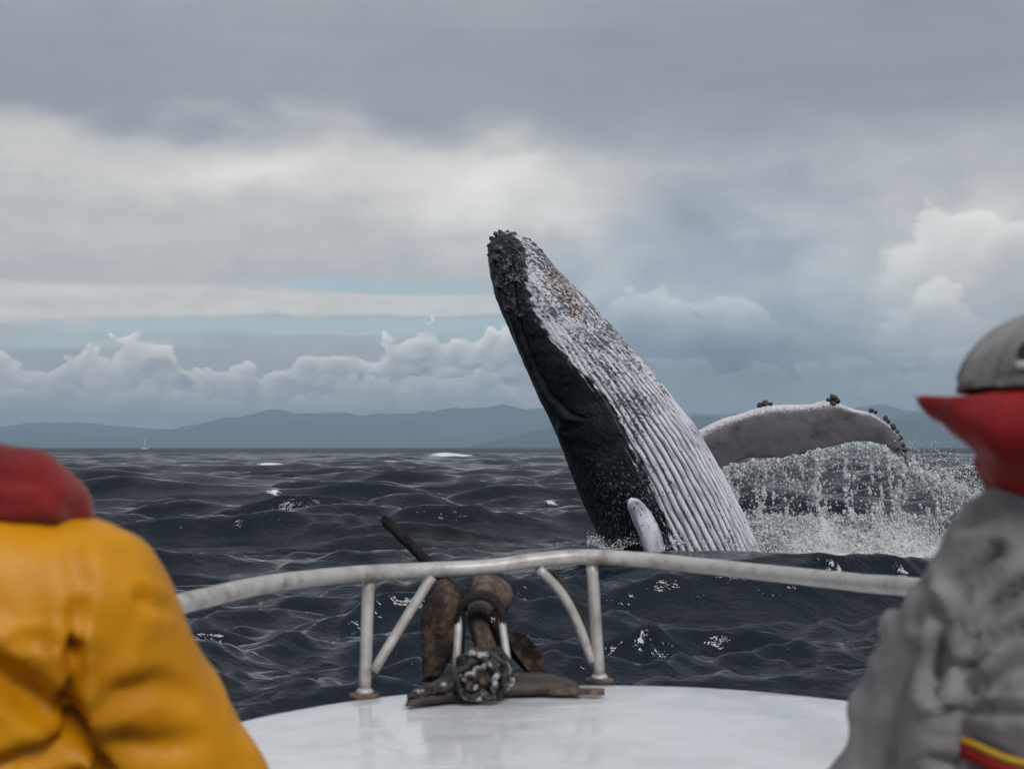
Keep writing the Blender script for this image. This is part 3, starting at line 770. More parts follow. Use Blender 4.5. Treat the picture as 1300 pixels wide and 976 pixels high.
    # far flipper: leading edge with knobs on top, arched trailing edge below
    top_ = spline([(850, 566), (888, 546), (910, 534), (935, 526), (960, 518), (975, 514), (1003, 514), (1028, 513), (1047, 509), (1062, 511), (1082, 518), (1102, 523), (1121, 534), (1136, 547), (1146, 563), (1153, 583)], 130)
    bot_ = spline([(880, 640), (905, 608), (924, 595), (938, 585), (955, 581), (985, 581), (1018, 577), (1038, 571), (1056, 566), (1080, 561), (1100, 560), (1120, 565), (1134, 572), (1141, 580), (1147, 588), (1150, 591)], 130)
    nn, mm = 130, 40; fv = np.zeros((nn, mm, 3)); fb = np.zeros((nn, mm))
    a = np.linspace(0, 2 * np.pi, mm, endpoint=False)
    for i in range(nn):
        tt = i / (nn - 1); d_t = WHALE_D + 0.55 + 0.35 * tt; d_b = d_t + 0.30 * (1 - tt)
        pt, pb = np.array(P(*top_[i], d_t)), np.array(P(*bot_[i], d_b))
        ch = pb - pt; L = np.linalg.norm(ch); th = min(0.17, 0.15 * L) * (1 - 0.6 * tt) + 0.015
        nv = np.cross(ch / L, [1.0, 0, 0]); nv /= np.linalg.norm(nv)
        q = (1 - np.cos(a)) / 2
        prof = np.sin(a) * (0.55 + 0.75 * (1 - q)) * th * 1.1
        fv[i] = pt + q[:, None] * ch + prof[:, None] * nv
        fb[i] = np.clip(1.0 - q * 3.0, 0, 1)
    fv += ((fbm(fv * 3.0, 4) - 0.5) * 0.05)[..., None] * np.array([0.2, 1, 1])
    add(fv.reshape(-1, 3), grid_faces(nn, mm, True), 0.0, 0.25, 0.0, flip_=1.0, lead_=fb.ravel())
    # near flipper: short pale paddle against the flank, dipping into the water
    ctr = spline([(799, 633), (808, 645), (817, 660), (825, 677), (831, 698), (835, 725), (838, 760)], 40); hw = np.interp(np.linspace(0, 1, 40), [0, 0.08, 0.3, 0.7, 1], [3, 9, 13.5, 14, 10])
    aa = np.linspace(0, 2 * np.pi, 24, endpoint=False); pv = np.zeros((40, 24, 3)); tg = np.gradient(ctr, axis=0); tg /= np.linalg.norm(tg, axis=1)[:, None]
    for i in range(40):
        nx = np.array([tg[i, 1], -tg[i, 0]])
        si, pi_ = to_sp([ctr[i]]); wi = np.interp(si[0], s, w); ci = np.interp(si[0], s, c)
        sn = math.sqrt(max(0.05, 1 - ((pi_[0] - ci) / wi) ** 2)); dsurf = WHALE_D - wi * MPP * sn
        for j in range(24):
            q = ctr[i] + nx * hw[i] * math.cos(aa[j]); pv[i, j] = P(q[0], q[1], dsurf + 0.02 - 0.14 * math.sin(aa[j]) * min(1, i / 5 + 0.2))
    add(pv.reshape(-1, 3), grid_faces(40, 24, True)[:, ::-1], 1.0, 0.10, 0.0)
    # barnacle clusters on the flipper's leading edge and the tip of the snout
    iv, if_ = ico(2)
    rng = np.random.default_rng(4)
    for (px, py, r, d) in [(965, 515, 4.5, 26.66), (971, 512, 5.5, 26.66), (978, 513, 3.5, 26.66), (1052, 508, 4, 26.74), (1058, 505, 6, 26.74), (1063, 509, 4.5, 26.74), (1057, 512, 5, 26.72), (1106, 521, 4, 26.8), (1112, 523, 3, 26.8), (1124, 531, 4, 26.82), (1128, 535, 3, 26.82), (1134, 542, 5, 26.84),
                           (1139, 548, 3.5, 26.84), (1142, 556, 5, 26.86), (1146, 565, 4, 26.86), (1148, 571, 5, 26.88), (1150, 580, 4.5, 26.9), (1151, 588, 4, 26.9), (1140, 570, 3.5, 26.86), (1131, 552, 3, 26.84),
                           (629, 297, 3.6, 25.95), (635, 295, 4.0, 26.0), (645, 296, 4.2, 26.0), (652, 300, 3.4, 25.95), (624, 303, 4, 26.0), (640, 299, 5, 25.9), (662, 305, 4, 25.95), (671, 306, 4, 26.0), (621, 312, 3.5, 25.95), (620, 324, 2.4, 25.95), (682, 316, 3, 25.98), (676, 311, 4, 25.9)]:
        q = iv * (1 + 0.5 * (fbm(iv * 2.6 + px, 3)[:, None] - 0.5) * 2.2) * r * 0.85 * MPP
        add(q + np.array(P(px, py, d)), if_, 0.1, 0.0, 1.0, tris=True)
    tri = [t_[:, :3] for t_ in tri]
    V_ = np.vstack(parts_v); quads = np.vstack(parts_f); tris_ = np.vstack(tri)
    # triangles stored as separate polygons
    me_faces_q = quads; me = bpy.data.meshes.new('whale')
    nq, nt = len(quads), len(tris_)
    me.vertices.add(len(V_)); me.vertices.foreach_set('co', V_.astype(np.float32).ravel())
    me.loops.add(nq * 4 + nt * 3); me.loops.foreach_set('vertex_index', np.r_[quads.ravel(), tris_.ravel()].astype(np.int32))
    me.polygons.add(nq + nt); me.polygons.foreach_set('loop_start', np.r_[np.arange(nq) * 4, nq * 4 + np.arange(nt) * 3].astype(np.int32))
    me.update(calc_edges=True); me.polygons.foreach_set('use_smooth', np.ones(nq + nt, dtype=bool))
    for k_, arr in A.items():
        if k_ == 'suv':
            at = me.attributes.new(k_, 'FLOAT_VECTOR', 'POINT'); at.data.foreach_set('vector', np.vstack(arr).astype(np.float32).ravel())
        else:
            at = me.attributes.new(k_, 'FLOAT', 'POINT'); at.data.foreach_set('value', np.concatenate(arr).astype(np.float32))
    me.validate()
    o = bpy.data.objects.new('whale', me); COL.objects.link(o); me.materials.append(whale_mat())
    tag(o, 'breaching humpback whale, dark back and white pleated throat, one flipper raised', 'whale')
    return o
def whale_mat():
    m, t, b = new_mat('whale_skin')
    suv = attr(t, 'suv', True); sx, sy, sz = sep(t, suv)
    belly, groove, mott, brown, scars, knob = [attr(t, k) for k in ('belly', 'groove', 'mottle', 'brown', 'scars', 'knob')]
    n_edge = noise(t, comb(t, sx * 2.0, sy * 4.5, sz), 1.6, 7, 0.65)
    n_sp = noise(t, comb(t, sx * 0.9, sy * 1.3, sz), 17.0, 4, 0.6, 0.5)
    n_big = noise(t, suv, 1.3, 5, 0.6)
    n_fine = noise(t, suv, 24.0, 5, 0.65)
    n_str = noise(t, comb(t, sx * 1.2, sy * 9.0, sz), 1.6, 5, 0.6)
    white = (belly + (n_edge - 0.5) * 1.05).ss(0.46, 0.58)
    spk = (n_sp + (n_big - 0.5) * 0.55 + (n_str - 0.5) * 0.35 + mott * 0.15).ss(0.650, 0.72)
    fsp = (n_fine + mott * 0.10 + (n_big - 0.5) * 0.3).ss(0.64, 0.71)
    pale = colmix(t, (0.66, 0.665, 0.72), (0.27, 0.28, 0.35), n_str.ss(0.42, 0.68))
    pale = colmix(t, pale, (0.045, 0.050, 0.062), (spk * 0.92).sat())
    pale = colmix(t, pale, (0.09, 0.095, 0.115), fsp * 0.6)
    pale = colmix(t, pale, (0.040, 0.042, 0.060), groove.ss(0.15, 0.8) * 0.92)
    pale = colmix(t, pale, (0.15, 0.068, 0.028), brown.ss(0.15, 0.6) * n_fine.ss(0.42, 0.56) * 0.85)
    pale = colmix(t, pale, (0.02, 0.018, 0.018), brown.ss(0.2, 0.7) * n_sp.ss(0.50, 0.56) * 0.9)
    dark = colmix(t, (0.004, 0.005, 0.007), (0.014, 0.016, 0.021), n_big.ss(0.35, 0.7))
    flk = (noise(t, comb(t, sx * 0.8, sy * 1.8, sz), 16.0, 5, 0.7)).ss(0.55, 0.63) * (scars + n_big.ss(0.55, 0.75) * 0.25).sat()
    dark = colmix(t, dark, (0.36, 0.38, 0.42), flk * 0.75)
    c = colmix(t, dark, pale, white)
    flip, lead = attr(t, 'flip'), attr(t, 'lead')
    under = colmix(t, (0.16, 0.15, 0.165), (0.08, 0.075, 0.085), noise(t, suv, 2.2, 7, 0.65).ss(0.45, 0.72))
    under = colmix(t, under, (0.03, 0.03, 0.035), noise(t, comb(t, sx * 0.8, sy, sz * 2.4), 5.0, 6, 0.7).ss(0.64, 0.70) * 0.8)
    under = colmix(t, under, (0.62, 0.62, 0.66), (lead + (n_fine - 0.5) * 0.8).ss(0.55, 1.0))
    c = colmix(t, c, under, flip)
    c = colmix(t, c, colmix(t, (0.035, 0.036, 0.034), (0.24, 0.24, 0.22), n_fine.ss(0.5, 0.7)), knob.ss(0.35, 0.8) * 0.9)
    t.links.new(c.s, b.inputs['Base Color'])
    r = lerp(0.20 + n_big * 0.2, 0.5, white); t.links.new(r.s, b.inputs['Roughness'])
    b.inputs['Specular IOR Level'].default_value = 0.22
    bump(t, b, n_fine * 0.6 + n_sp * 0.6 + spk * 0.3, 0.5, 0.02)
    return m
build_whale()

# ------------------------------------------------------------------ the splash
def build_splash():
    m, t, b = new_mat('white_spray')
    n = noise(t, geo_pos(t), 3.0, 4)
    c = colmix(t, (0.95, 0.96, 0.97), (0.86, 0.89, 0.91), n.ss(0.4, 0.7)); t.links.new(c.s, b.inputs['Base Color'])
    b.inputs['Roughness'].default_value = 0.45; b.inputs['IOR'].default_value = 1.33
    tr = t.nodes.new('ShaderNodeBsdfTranslucent'); t.links.new(c.s, tr.inputs['Color'])
    mx = t.nodes.new('ShaderNodeMixShader'); mx.inputs[0].default_value = 0.5
    t.links.new(b.outputs[0], mx.inputs[1]); t.links.new(tr.outputs[0], mx.inputs[2])
    t.links.new(mx.outputs[0], t.nodes['Material Output'].inputs['Surface'])
    rng = np.random.default_rng(17)
    N = 520000
    px = rng.uniform(905, 1290, N); py = rng.uniform(545, 722, N)
    # lower edge of flipper: the curtain starts there
    tx = np.array([900, 925, 955, 1000, 1040, 1080, 1100, 1122, 1140, 1152, 1165, 1190, 1215, 1235, 1260, 1300]); ty = np.array([600, 590, 584, 580, 571, 564, 562, 567, 580, 582, 588, 602, 614, 624, 645, 690])
    top = np.interp(px, tx, ty) + (fbm(np.stack([px / 9, py * 0, px * 0 + 2], -1), 3) - 0.5) * np.where(px > 1150, 34, 10)
    below = py - top
    slant = px - 0.16 * below * np.clip((px - 1010) / 120, -0.4, 1.2)          # threads lean away from the whale
    st = fbm(np.stack([slant / 9, py / 110, px * 0 + 1], -1), 4, 0.6)
    bl = fbm(np.stack([px / 26, py / 34, px * 0 + 7], -1), 4, 0.55)
    fi = fbm(np.stack([slant / 4.0, py / 9, px * 0 + 5], -1), 3, 0.6)
    den = np.clip((st - 0.49) * 8.0, 0, 1) * 0.75 + np.clip((bl - 0.54) * 6.0, 0, 1) * 0.22 + np.clip((st - 0.45) * 5, 0, 1) * np.clip((bl - 0.42) * 5, 0, 1) * 0.3
    den *= np.clip((fi - 0.45) * 6.5, 0.02, 1)
    low = 2.0 * np.clip((py - 650) / 40, 0, 1) * np.clip((1215 - px) / 60, 0, 1)
    den = den + low * 0.55 + 0.012 * (below > 0) * np.clip((1180 - px) / 60, 0, 1) + 0.25 * np.exp(-below / 9.0) * (px < 1145)
    den *= np.where(px < 1150, 1.0, np.clip(1.0 - (px - 1150) / 160, 0, 1) * 0.75)
    arc = np.exp(-((below - 6) / 11.0) ** 2) * (px > 1140) * (px < 1250)
    den = den + arc * 0.45 * np.clip((fi - 0.35) * 4, 0, 1)
    blob = np.exp(-(((px - 1218) / 20) ** 2 + ((py - 634) / 15) ** 2)) + 0.8 * np.exp(-(((px - 1190) / 16) ** 2 + ((py - 612) / 9) ** 2)); den = den + blob * 0.5
    keep = (below > 0) & (rng.random(N) < den * 0.74)
    px, py = px[keep], py[keep]; n = len(px)
    d = WHALE_D + 0.85 + rng.normal(0, 0.30, n) - 0.9 * np.clip((py - 640) / 70, 0, 1) * rng.random(n)
    a = (px - 650) / F; bb = (488 - py) / F
    fy = math.cos(PITCH) - bb * math.sin(PITCH); fz = math.sin(PITCH) + bb * math.cos(PITCH); k = d / fy
    pos = np.stack([a * k, d, CAM_H + fz * k], -1)
    # loose drops flung beyond the curtain
    n2 = 4200; q = rng.random(n2)
    lx = 1150 + 130 * q + rng.normal(0, 14, n2); ly = 590 + 60 * q ** 1.2 - np.abs(rng.normal(0, 20, n2)) + 8
    sel = (ly > 540); lx, ly = lx[sel], ly[sel]
    pos2 = np.array([P(x_, y_, WHALE_D + 0.9 + rng.normal(0, 0.4)) for x_, y_ in zip(lx, ly)])
    # drops round the waterline of the body
    n3 = 3200; x3 = rng.uniform(745, 965, n3); y3 = 697 - np.abs(rng.normal(0, 7, n3)) - 6 * np.sin(x3 / 9)
    pos3 = np.array([P(x_, y_, WHALE_D - 1.25 + 0.5 * abs(x_ - 860) / 100 + rng.normal(0, 0.12)) for x_, y_ in zip(x3, y3)])
    pos = np.vstack([pos, pos2, pos3]); n = len(pos)
    size = np.exp(rng.normal(math.log(0.0102), 0.55, n)); size = np.clip(size, 0.005, 0.05)
    size[-len(pos3) - len(pos2):] *= 0.62
    big = rng.random(n) < 0.015; size[big] *= 1.9
    stretch = rng.uniform(0.9, 1.5, n)
    o6 = np.array([(1, 0, 0), (-1, 0, 0), (0, 1, 0), (0, -1, 0), (0, 0, 1), (0, 0, -1)], float)
    t8 = np.array([(0, 2, 4), (2, 1, 4), (1, 3, 4), (3, 0, 4), (2, 0, 5), (1, 2, 5), (3, 1, 5), (0, 3, 5)])
    qr = rng.normal(size=(n, 3, 3)); qr, _ = np.linalg.qr(qr)                      # random turn for every drop
    shp = np.einsum('nij,kj->nki', qr, o6) * (1 + rng.normal(0, 0.15, (n, 6, 1)))
    v = pos[:, None] + shp * size[:, None, None] * np.stack([np.ones(n), np.ones(n), stretch], -1)[:, None]
    f = (t8[None] + 6 * np.arange(n)[:, None, None]).reshape(-1, 3)
    flip = np.linalg.det(qr) < 0; f.reshape(n, 8, 3)[flip] = f.reshape(n, 8, 3)[flip][:, :, ::-1]
    print('drops', n)
    o = mesh_obj('splash', v.reshape(-1, 3), f, m)
    tag(o, 'white curtain of spray falling from the raised flipper', 'splash', kind='stuff')
    # foam heap where the curtain lands
    nx, ny = 220, 70; xs = np.linspace(0, 1, nx); ys = np.linspace(0, 1, ny)
    U_, V_ = np.meshgrid(xs, ys); X_ = 4.1 + 4.5 * U_; Y_ = 25.6 + 1.9 * V_
    hgt = 0.30 * np.sin(np.pi * np.clip(U_, 0, 1)) ** 0.6 * np.sin(np.pi * V_) * (0.4 + 1.2 * fbm(np.stack([X_ * 1.6, Y_ * 1.6, X_ * 0], -1), 3))
    hgt = hgt + 0.20 * np.maximum(0, fbm(np.stack([X_ * 5, Y_ * 5, X_ * 0 + 3], -1), 4) - 0.45) * np.sin(np.pi * V_) * np.sin(np.pi * U_) ** 0.4
    Z_ = -0.16 + 2.0 * hgt + 0.10 * fbm(np.stack([X_ * 14, Y_ * 14, X_ * 0 + 3], -1), 3) * np.sin(np.pi * V_)
    o2 = mesh_obj('foam', np.stack([X_, Y_, Z_], -1).reshape(-1, 3), grid_faces(ny, nx), m)
    tag(o2, 'heap of white foam where the spray curtain meets the sea', 'foam', kind='stuff')
build_splash()

# ------------------------------------------------------------------ far sailing boat, only its mast shows above the swell
def build_sailboat():
    D = 2000.0; c = P(183, 568, D); c.z = 0
    s = empty('sailboat', c); tag(s, 'tiny far sailing boat with bare white mast before the hills', 'sailboat')
    wm = simple('far_white_paint', (0.75, 0.75, 0.75), (0.65, 0.65, 0.65), 0.5, 1.0)
    out = [(-5, 0), (-4.4, 1.3), (0, 1.7), (4.2, 1.0), (6.2, 0), (4.2, -1.0), (0, -1.7), (-4.4, -1.3)]
    v = [(c[0] + x * 0.9, c[1] + y * 0.8, -0.3) for x, y in out] + [(c[0] + x, c[1] + y, 1.3) for x, y in out]
    n = len(out); f = [[i, (i + 1) % n, n + (i + 1) % n, n + i] for i in range(n)] + [list(range(n))[::-1], list(range(n, 2 * n))]
    mesh_obj('hull', v, f, wm, s, smooth=False)
    mesh_obj('mast', *tube(np.array([[c[0] + 0.8, c[1], 1.3], [c[0] + 0.8, c[1], 7], [c[0] + 0.8, c[1], 13.5]]), [0.45, 0.4, 0.25], 8), wm, s)
    mesh_obj('boom', *tube(np.array([[c[0] + 0.8, c[1], 2.6], [c[0] - 3.8, c[1], 2.7]]), 0.25, 8), wm, s)
build_sailboat()

# ------------------------------------------------------------------ people
def cloth_mat(name, c1, c2, rough, weave=0.0, coat=0.0, sheen=0.0, scale=6.0):
    m, t, b = new_mat(name); p = geo_pos(t)
    n = noise(t, p, scale, 5, 0.6); c = colmix(t, c1, c2, n.ss(0.35, 0.68))
    t.links.new(c.s, b.inputs['Base Color']); b.inputs['Roughness'].default_value = rough
    b.inputs['Sheen Weight'].default_value = sheen; b.inputs['Coat Weight'].default_value = coat; b.inputs['Coat Roughness'].default_value = 0.35
    hgt = noise(t, p, 18.0, 5, 0.6) * 0.6
    if weave: hgt = hgt + noise(t, p, 420.0, 2) * weave
    bump(t, b, hgt, 0.35, 0.008)
    b.inputs['Specular IOR Level'].default_value = 0.3
    return m
M['yellow'] = cloth_mat('yellow_oilskin', (0.64, 0.270, 0.002), (0.50, 0.200, 0.001), 0.5)
M['red'] = cloth_mat('red_fleece', (0.22, 0.014, 0.012), (0.15, 0.010, 0.010), 0.9, 0.5, sheen=0.2)
M['redbright'] = cloth_mat('red_nylon', (0.30, 0.008, 0.008), (0.20, 0.006, 0.007), 0.6)
M['grey'] = cloth_mat('grey_cotton', (0.29, 0.275, 0.275), (0.20, 0.188, 0.192), 0.95, 0.8, sheen=0.1, scale=14.0)
M['greyhat'] = cloth_mat('grey_knit', (0.26, 0.255, 0.25), (0.16, 0.155, 0.155), 0.95, 1.0, sheen=0.2, scale=9.0)
M['dark'] = cloth_mat('dark_trousers', (0.02, 0.022, 0.028), (0.04, 0.04, 0.045), 0.8, 0.4)
M['boot'] = simple('black_boot_rubber', (0.012, 0.012, 0.013), (0.03, 0.03, 0.03), 0.45, 10)
M['skin'] = cloth_mat('skin', (0.50, 0.30, 0.21), (0.42, 0.23, 0.16), 0.5)
M['yellowtape'] = cloth_mat('yellow_webbing', (0.62, 0.36, 0.02), (0.5, 0.27, 0.02), 0.7, 0.4)
M['strapgrey'] = cloth_mat('pale_grey_webbing', (0.55, 0.54, 0.53), (0.42, 0.41, 0.40), 0.8, 0.3)
M['black'] = cloth_mat('black_cloth', (0.010, 0.010, 0.011), (0.02, 0.02, 0.02), 0.8)

FLOOR_Z = 0.45
def rotz(p, c, a):
    p = np.asarray(p, float); q = p - c; cs, sn = math.cos(a), math.sin(a)
    return np.array([c[0] + q[0] * cs - q[1] * sn, c[1] + q[0] * sn + q[1] * cs, p[2]])
def figure(name_label, neck, yaw, arms, head_c, slim=1.0):
    """neck: base of the neck; arms: [(shoulder, elbow, wrist, fingertip dir)]; faces +Y turned by yaw."""
    root = empty('person', (neck[0], neck[1] + 0.02, FLOOR_Z))
    tag(root, name_label, 'person', None)
    nk = np.array(neck, float); hc = np.array(head_c, float)
    ctr = np.array([nk[0], nk[1], 0])
    T = lambda x, y, z: rotz((nk[0] + x, nk[1] + y, z), ctr, yaw)
    hipz = FLOOR_Z + 0.88
    fwd = np.array([-math.sin(yaw), math.cos(yaw), 0]); rgt = np.array([math.cos(yaw), math.sin(yaw), 0])
    def body(p):
        d = sd_ell(p, hc, (0.074, 0.094, 0.118), yaw)
        d = smin(d, sd_ell(p, hc + fwd * 0.035 - np.array([0, 0, 0.062]), (0.052, 0.055, 0.055), yaw), 0.03)     # jaw
        d = smin(d, sd_cap(p, hc + fwd * 0.088 + [0, 0, 0.012], hc + fwd * 0.112 - [0, 0, 0.022], 0.010, 0.015), 0.012)  # nose
        d = smin(d, sd_cap(p, hc + fwd * 0.086 - rgt * 0.02 - [0, 0, 0.052], hc + fwd * 0.086 + rgt * 0.02 - [0, 0, 0.052], 0.008, 0.008), 0.008)  # lips
        for sgn in (-1, 1):
            d = smin(d, sd_ell(p, hc + rgt * 0.076 * sgn - [0, 0, 0.008], (0.012, 0.02, 0.032), yaw), 0.01)       # ears
            e = sd_ell(p, hc + rgt * 0.032 * sgn + fwd * 0.094 + [0, 0, 0.004], (0.017, 0.012, 0.011), yaw)
            d = np.maximum(d, -e)                                                                              # eye sockets
            d = np.minimum(d, sd_ell(p, hc + rgt * 0.032 * sgn + fwd * 0.080 + [0, 0, 0.004], (0.013, 0.013, 0.012), yaw))
        d = smin(d, sd_cap(p, nk - [0, 0, 0.06], hc - [0, 0, 0.03], 0.062, 0.056), 0.03)
        d = smin(d, sd_ell(p, T(0.02 * (slim < 1), 0, nk[2] - 0.25), (0.165 * slim, 0.105 * slim, 0.24 * slim), yaw), 0.03)
        d = smin(d, sd_ell(p, T(0, 0, hipz + 0.06), (0.155 * slim, 0.105, 0.2), yaw), 0.05)
        for sgn, (S_, E_, W_, H_) in zip((-1, 1), arms):
            d = smin(d, chain(p, [S_, E_, W_], [0.042 * slim, 0.036 * slim, 0.028], 0.03), 0.02)
            k_ = T(0.10 * sgn, 0.03, FLOOR_Z + 0.47); a_ = T(0.11 * sgn, 0.0, FLOOR_Z + 0.09)
            d = smin(d, chain(p, [T(0.085 * sgn, 0, hipz), k_, a_], [0.080, 0.055, 0.040], 0.03), 0.05)
            d = smin(d, sd_cap(p, a_ - [0, 0, 0.045], a_ + fwd * 0.15 - [0, 0, 0.055], 0.040, 0.030), 0.03)
        return d
    allp = np.array([hc, nk] + [q for a in arms for q in a[:3]])
    lo = np.r_[np.minimum(allp.min(0)[:2], nk[:2] - 0.26) - 0.13, FLOOR_Z - 0.02]; hi = np.r_[np.maximum(allp.max(0)[:2], nk[:2] + 0.26) + 0.13, hc[2] + 0.16]
    v, f = surface_nets(body, lo, hi, 0.012)
    pv, pf = [v], [f]; off = len(v)
    for sgn, (S_, E_, W_, H_) in zip((-1, 1), arms):                       # hands: palm, four fingers, thumb on the inner side
        W_ = np.array(W_, float); dr = np.array(H_, float); dr /= np.linalg.norm(dr)
        up = np.array([0, 0, 1.0]); up = up - dr * (up @ dr); up /= np.linalg.norm(up); side = np.cross(dr, up)
        inn = -sgn * side
        def hand(p):
            d = sd_cap(p, W_, W_ + dr * 0.05, 0.028, 0.030)
            for i, (o_, L) in enumerate(((-0.030, 0.060), (-0.010, 0.072), (0.010, 0.068), (0.029, 0.052))):
                b0 = W_ + dr * 0.075 + inn * (-o_); d = smin(d, sd_cap(p, W_ + dr * 0.02 + inn * (-o_ * 0.7), b0, 0.014, 0.0125), 0.012)
                m0 = b0 + dr * L * 0.5 + up * 0.004; e0 = b0 + dr * L * 0.92 - up * 0.014
                fd = np.minimum(sd_cap(p, b0, m0, 0.0095, 0.0085), sd_cap(p, m0, e0, 0.0085, 0.007)); d = smin(d, fd, 0.004)
            t0 = W_ + dr * 0.022 + inn * 0.026; t1 = t0 + dr * 0.030 + inn * 0.024; t2 = t1 + dr * 0.030 + inn * 0.004 - up * 0.006
            d = smin(d, np.minimum(sd_cap(p, t0, t1, 0.014, 0.011), sd_cap(p, t1, t2, 0.011, 0.008)), 0.008)
            return d
        hv, hf = surface_nets(hand, W_ + dr * 0.06 - 0.13, W_ + dr * 0.06 + 0.13, 0.0055); pv.append(hv); pf.append(hf + off); off += len(hv)
    mesh_obj('body', np.vstack(pv), np.vstack(pf), M['skin'], root)
    # trousers and boots
    def trousers(p):
        d = sd_ell(p, T(0, 0, hipz + 0.03), (0.175, 0.125, 0.16), yaw)
        for sgn in (-1, 1):
            d = smin(d, chain(p, [T(0.09 * sgn, 0, hipz), T(0.105 * sgn, 0.03, FLOOR_Z + 0.47), T(0.115 * sgn, 0.0, FLOOR_Z + 0.18)], [0.098, 0.078, 0.07], 0.03), 0.04)
        return d
    q = T(0, 0, 0)
    v, f = surface_nets(trousers, (q[0] - 0.32, q[1] - 0.32, FLOOR_Z + 0.05), (q[0] + 0.32, q[1] + 0.32, hipz + 0.25), 0.016)
    mesh_obj('trousers', v, f, M['dark'], root)
    for sgn in (-1, 1):
        a_ = T(0.115 * sgn, 0.0, FLOOR_Z + 0.09)
        def boot(p):
            d = smin(sd_cap(p, a_ + [0, 0, 0.14], a_ - [0, 0, 0.03], 0.066, 0.056), sd_cap(p, a_ - [0, 0, 0.038] - fwd * 0.02, a_ + fwd * 0.165 - [0, 0, 0.045], 0.052, 0.046), 0.03)
            return np.maximum(d, FLOOR_Z + 0.004 - p[:, 2])
        v, f = surface_nets(boot, a_ - [0.26, 0.26, 0.12], a_ + [0.26, 0.26, 0.23], 0.014); mesh_obj('boot', v, f, M['boot'], root)
    return root, T, fwd, rgt
def folds(v, f, amp, dirs, seed, freq=16.0):
    """Soft creases: ridged noise stretched along given directions, pushed along the normals."""
    n = vnormals(v, f); h = 0
    for i, d in enumerate(dirs):
        d = np.array(d, float); d /= np.linalg.norm(d)
        a = v @ d; q = v - a[:, None] * d * 0.80
        r = fbm(q * freq * (1 + 0.35 * i) + seed + 5 * i, 3, 0.5); h = h + (1 - np.abs(2 * r - 1) * 2.2) * (0.7 ** i)
    h = h - h.mean()
    return v + n * (amp * h)[:, None]

def crease(v, f, lines, back=1.58):
    """Folds pressed into the side of a garment that faces the camera: polyline in photograph pixels, depth in metres, half width in pixels."""
    n = vnormals(v, f)
    cp, sp = math.cos(PITCH), math.sin(PITCH)
    dz = v[:, 2] - CAM_H; fw = v[:, 1] * cp + dz * sp; px = 650 + F * v[:, 0] / fw; py = 488 - F * (dz * cp - v[:, 1] * sp) / fw
    q = np.stack([px, py, 0 * px], -1); face = np.clip((back - v[:, 1]) / 0.05, 0, 1)
    for pts, dp, w in lines:
        dd = np.min([sd_cap(q, (*a, 0.0), (*b, 0.0), 0, 0) for a, b in zip(pts[:-1], pts[1:])], axis=0)
        v = v - n * (face * dp * (np.exp(-(dd / w) ** 2) - 0.4 * np.exp(-((dd - 2.1 * w) / w) ** 2)))[:, None]
    return v

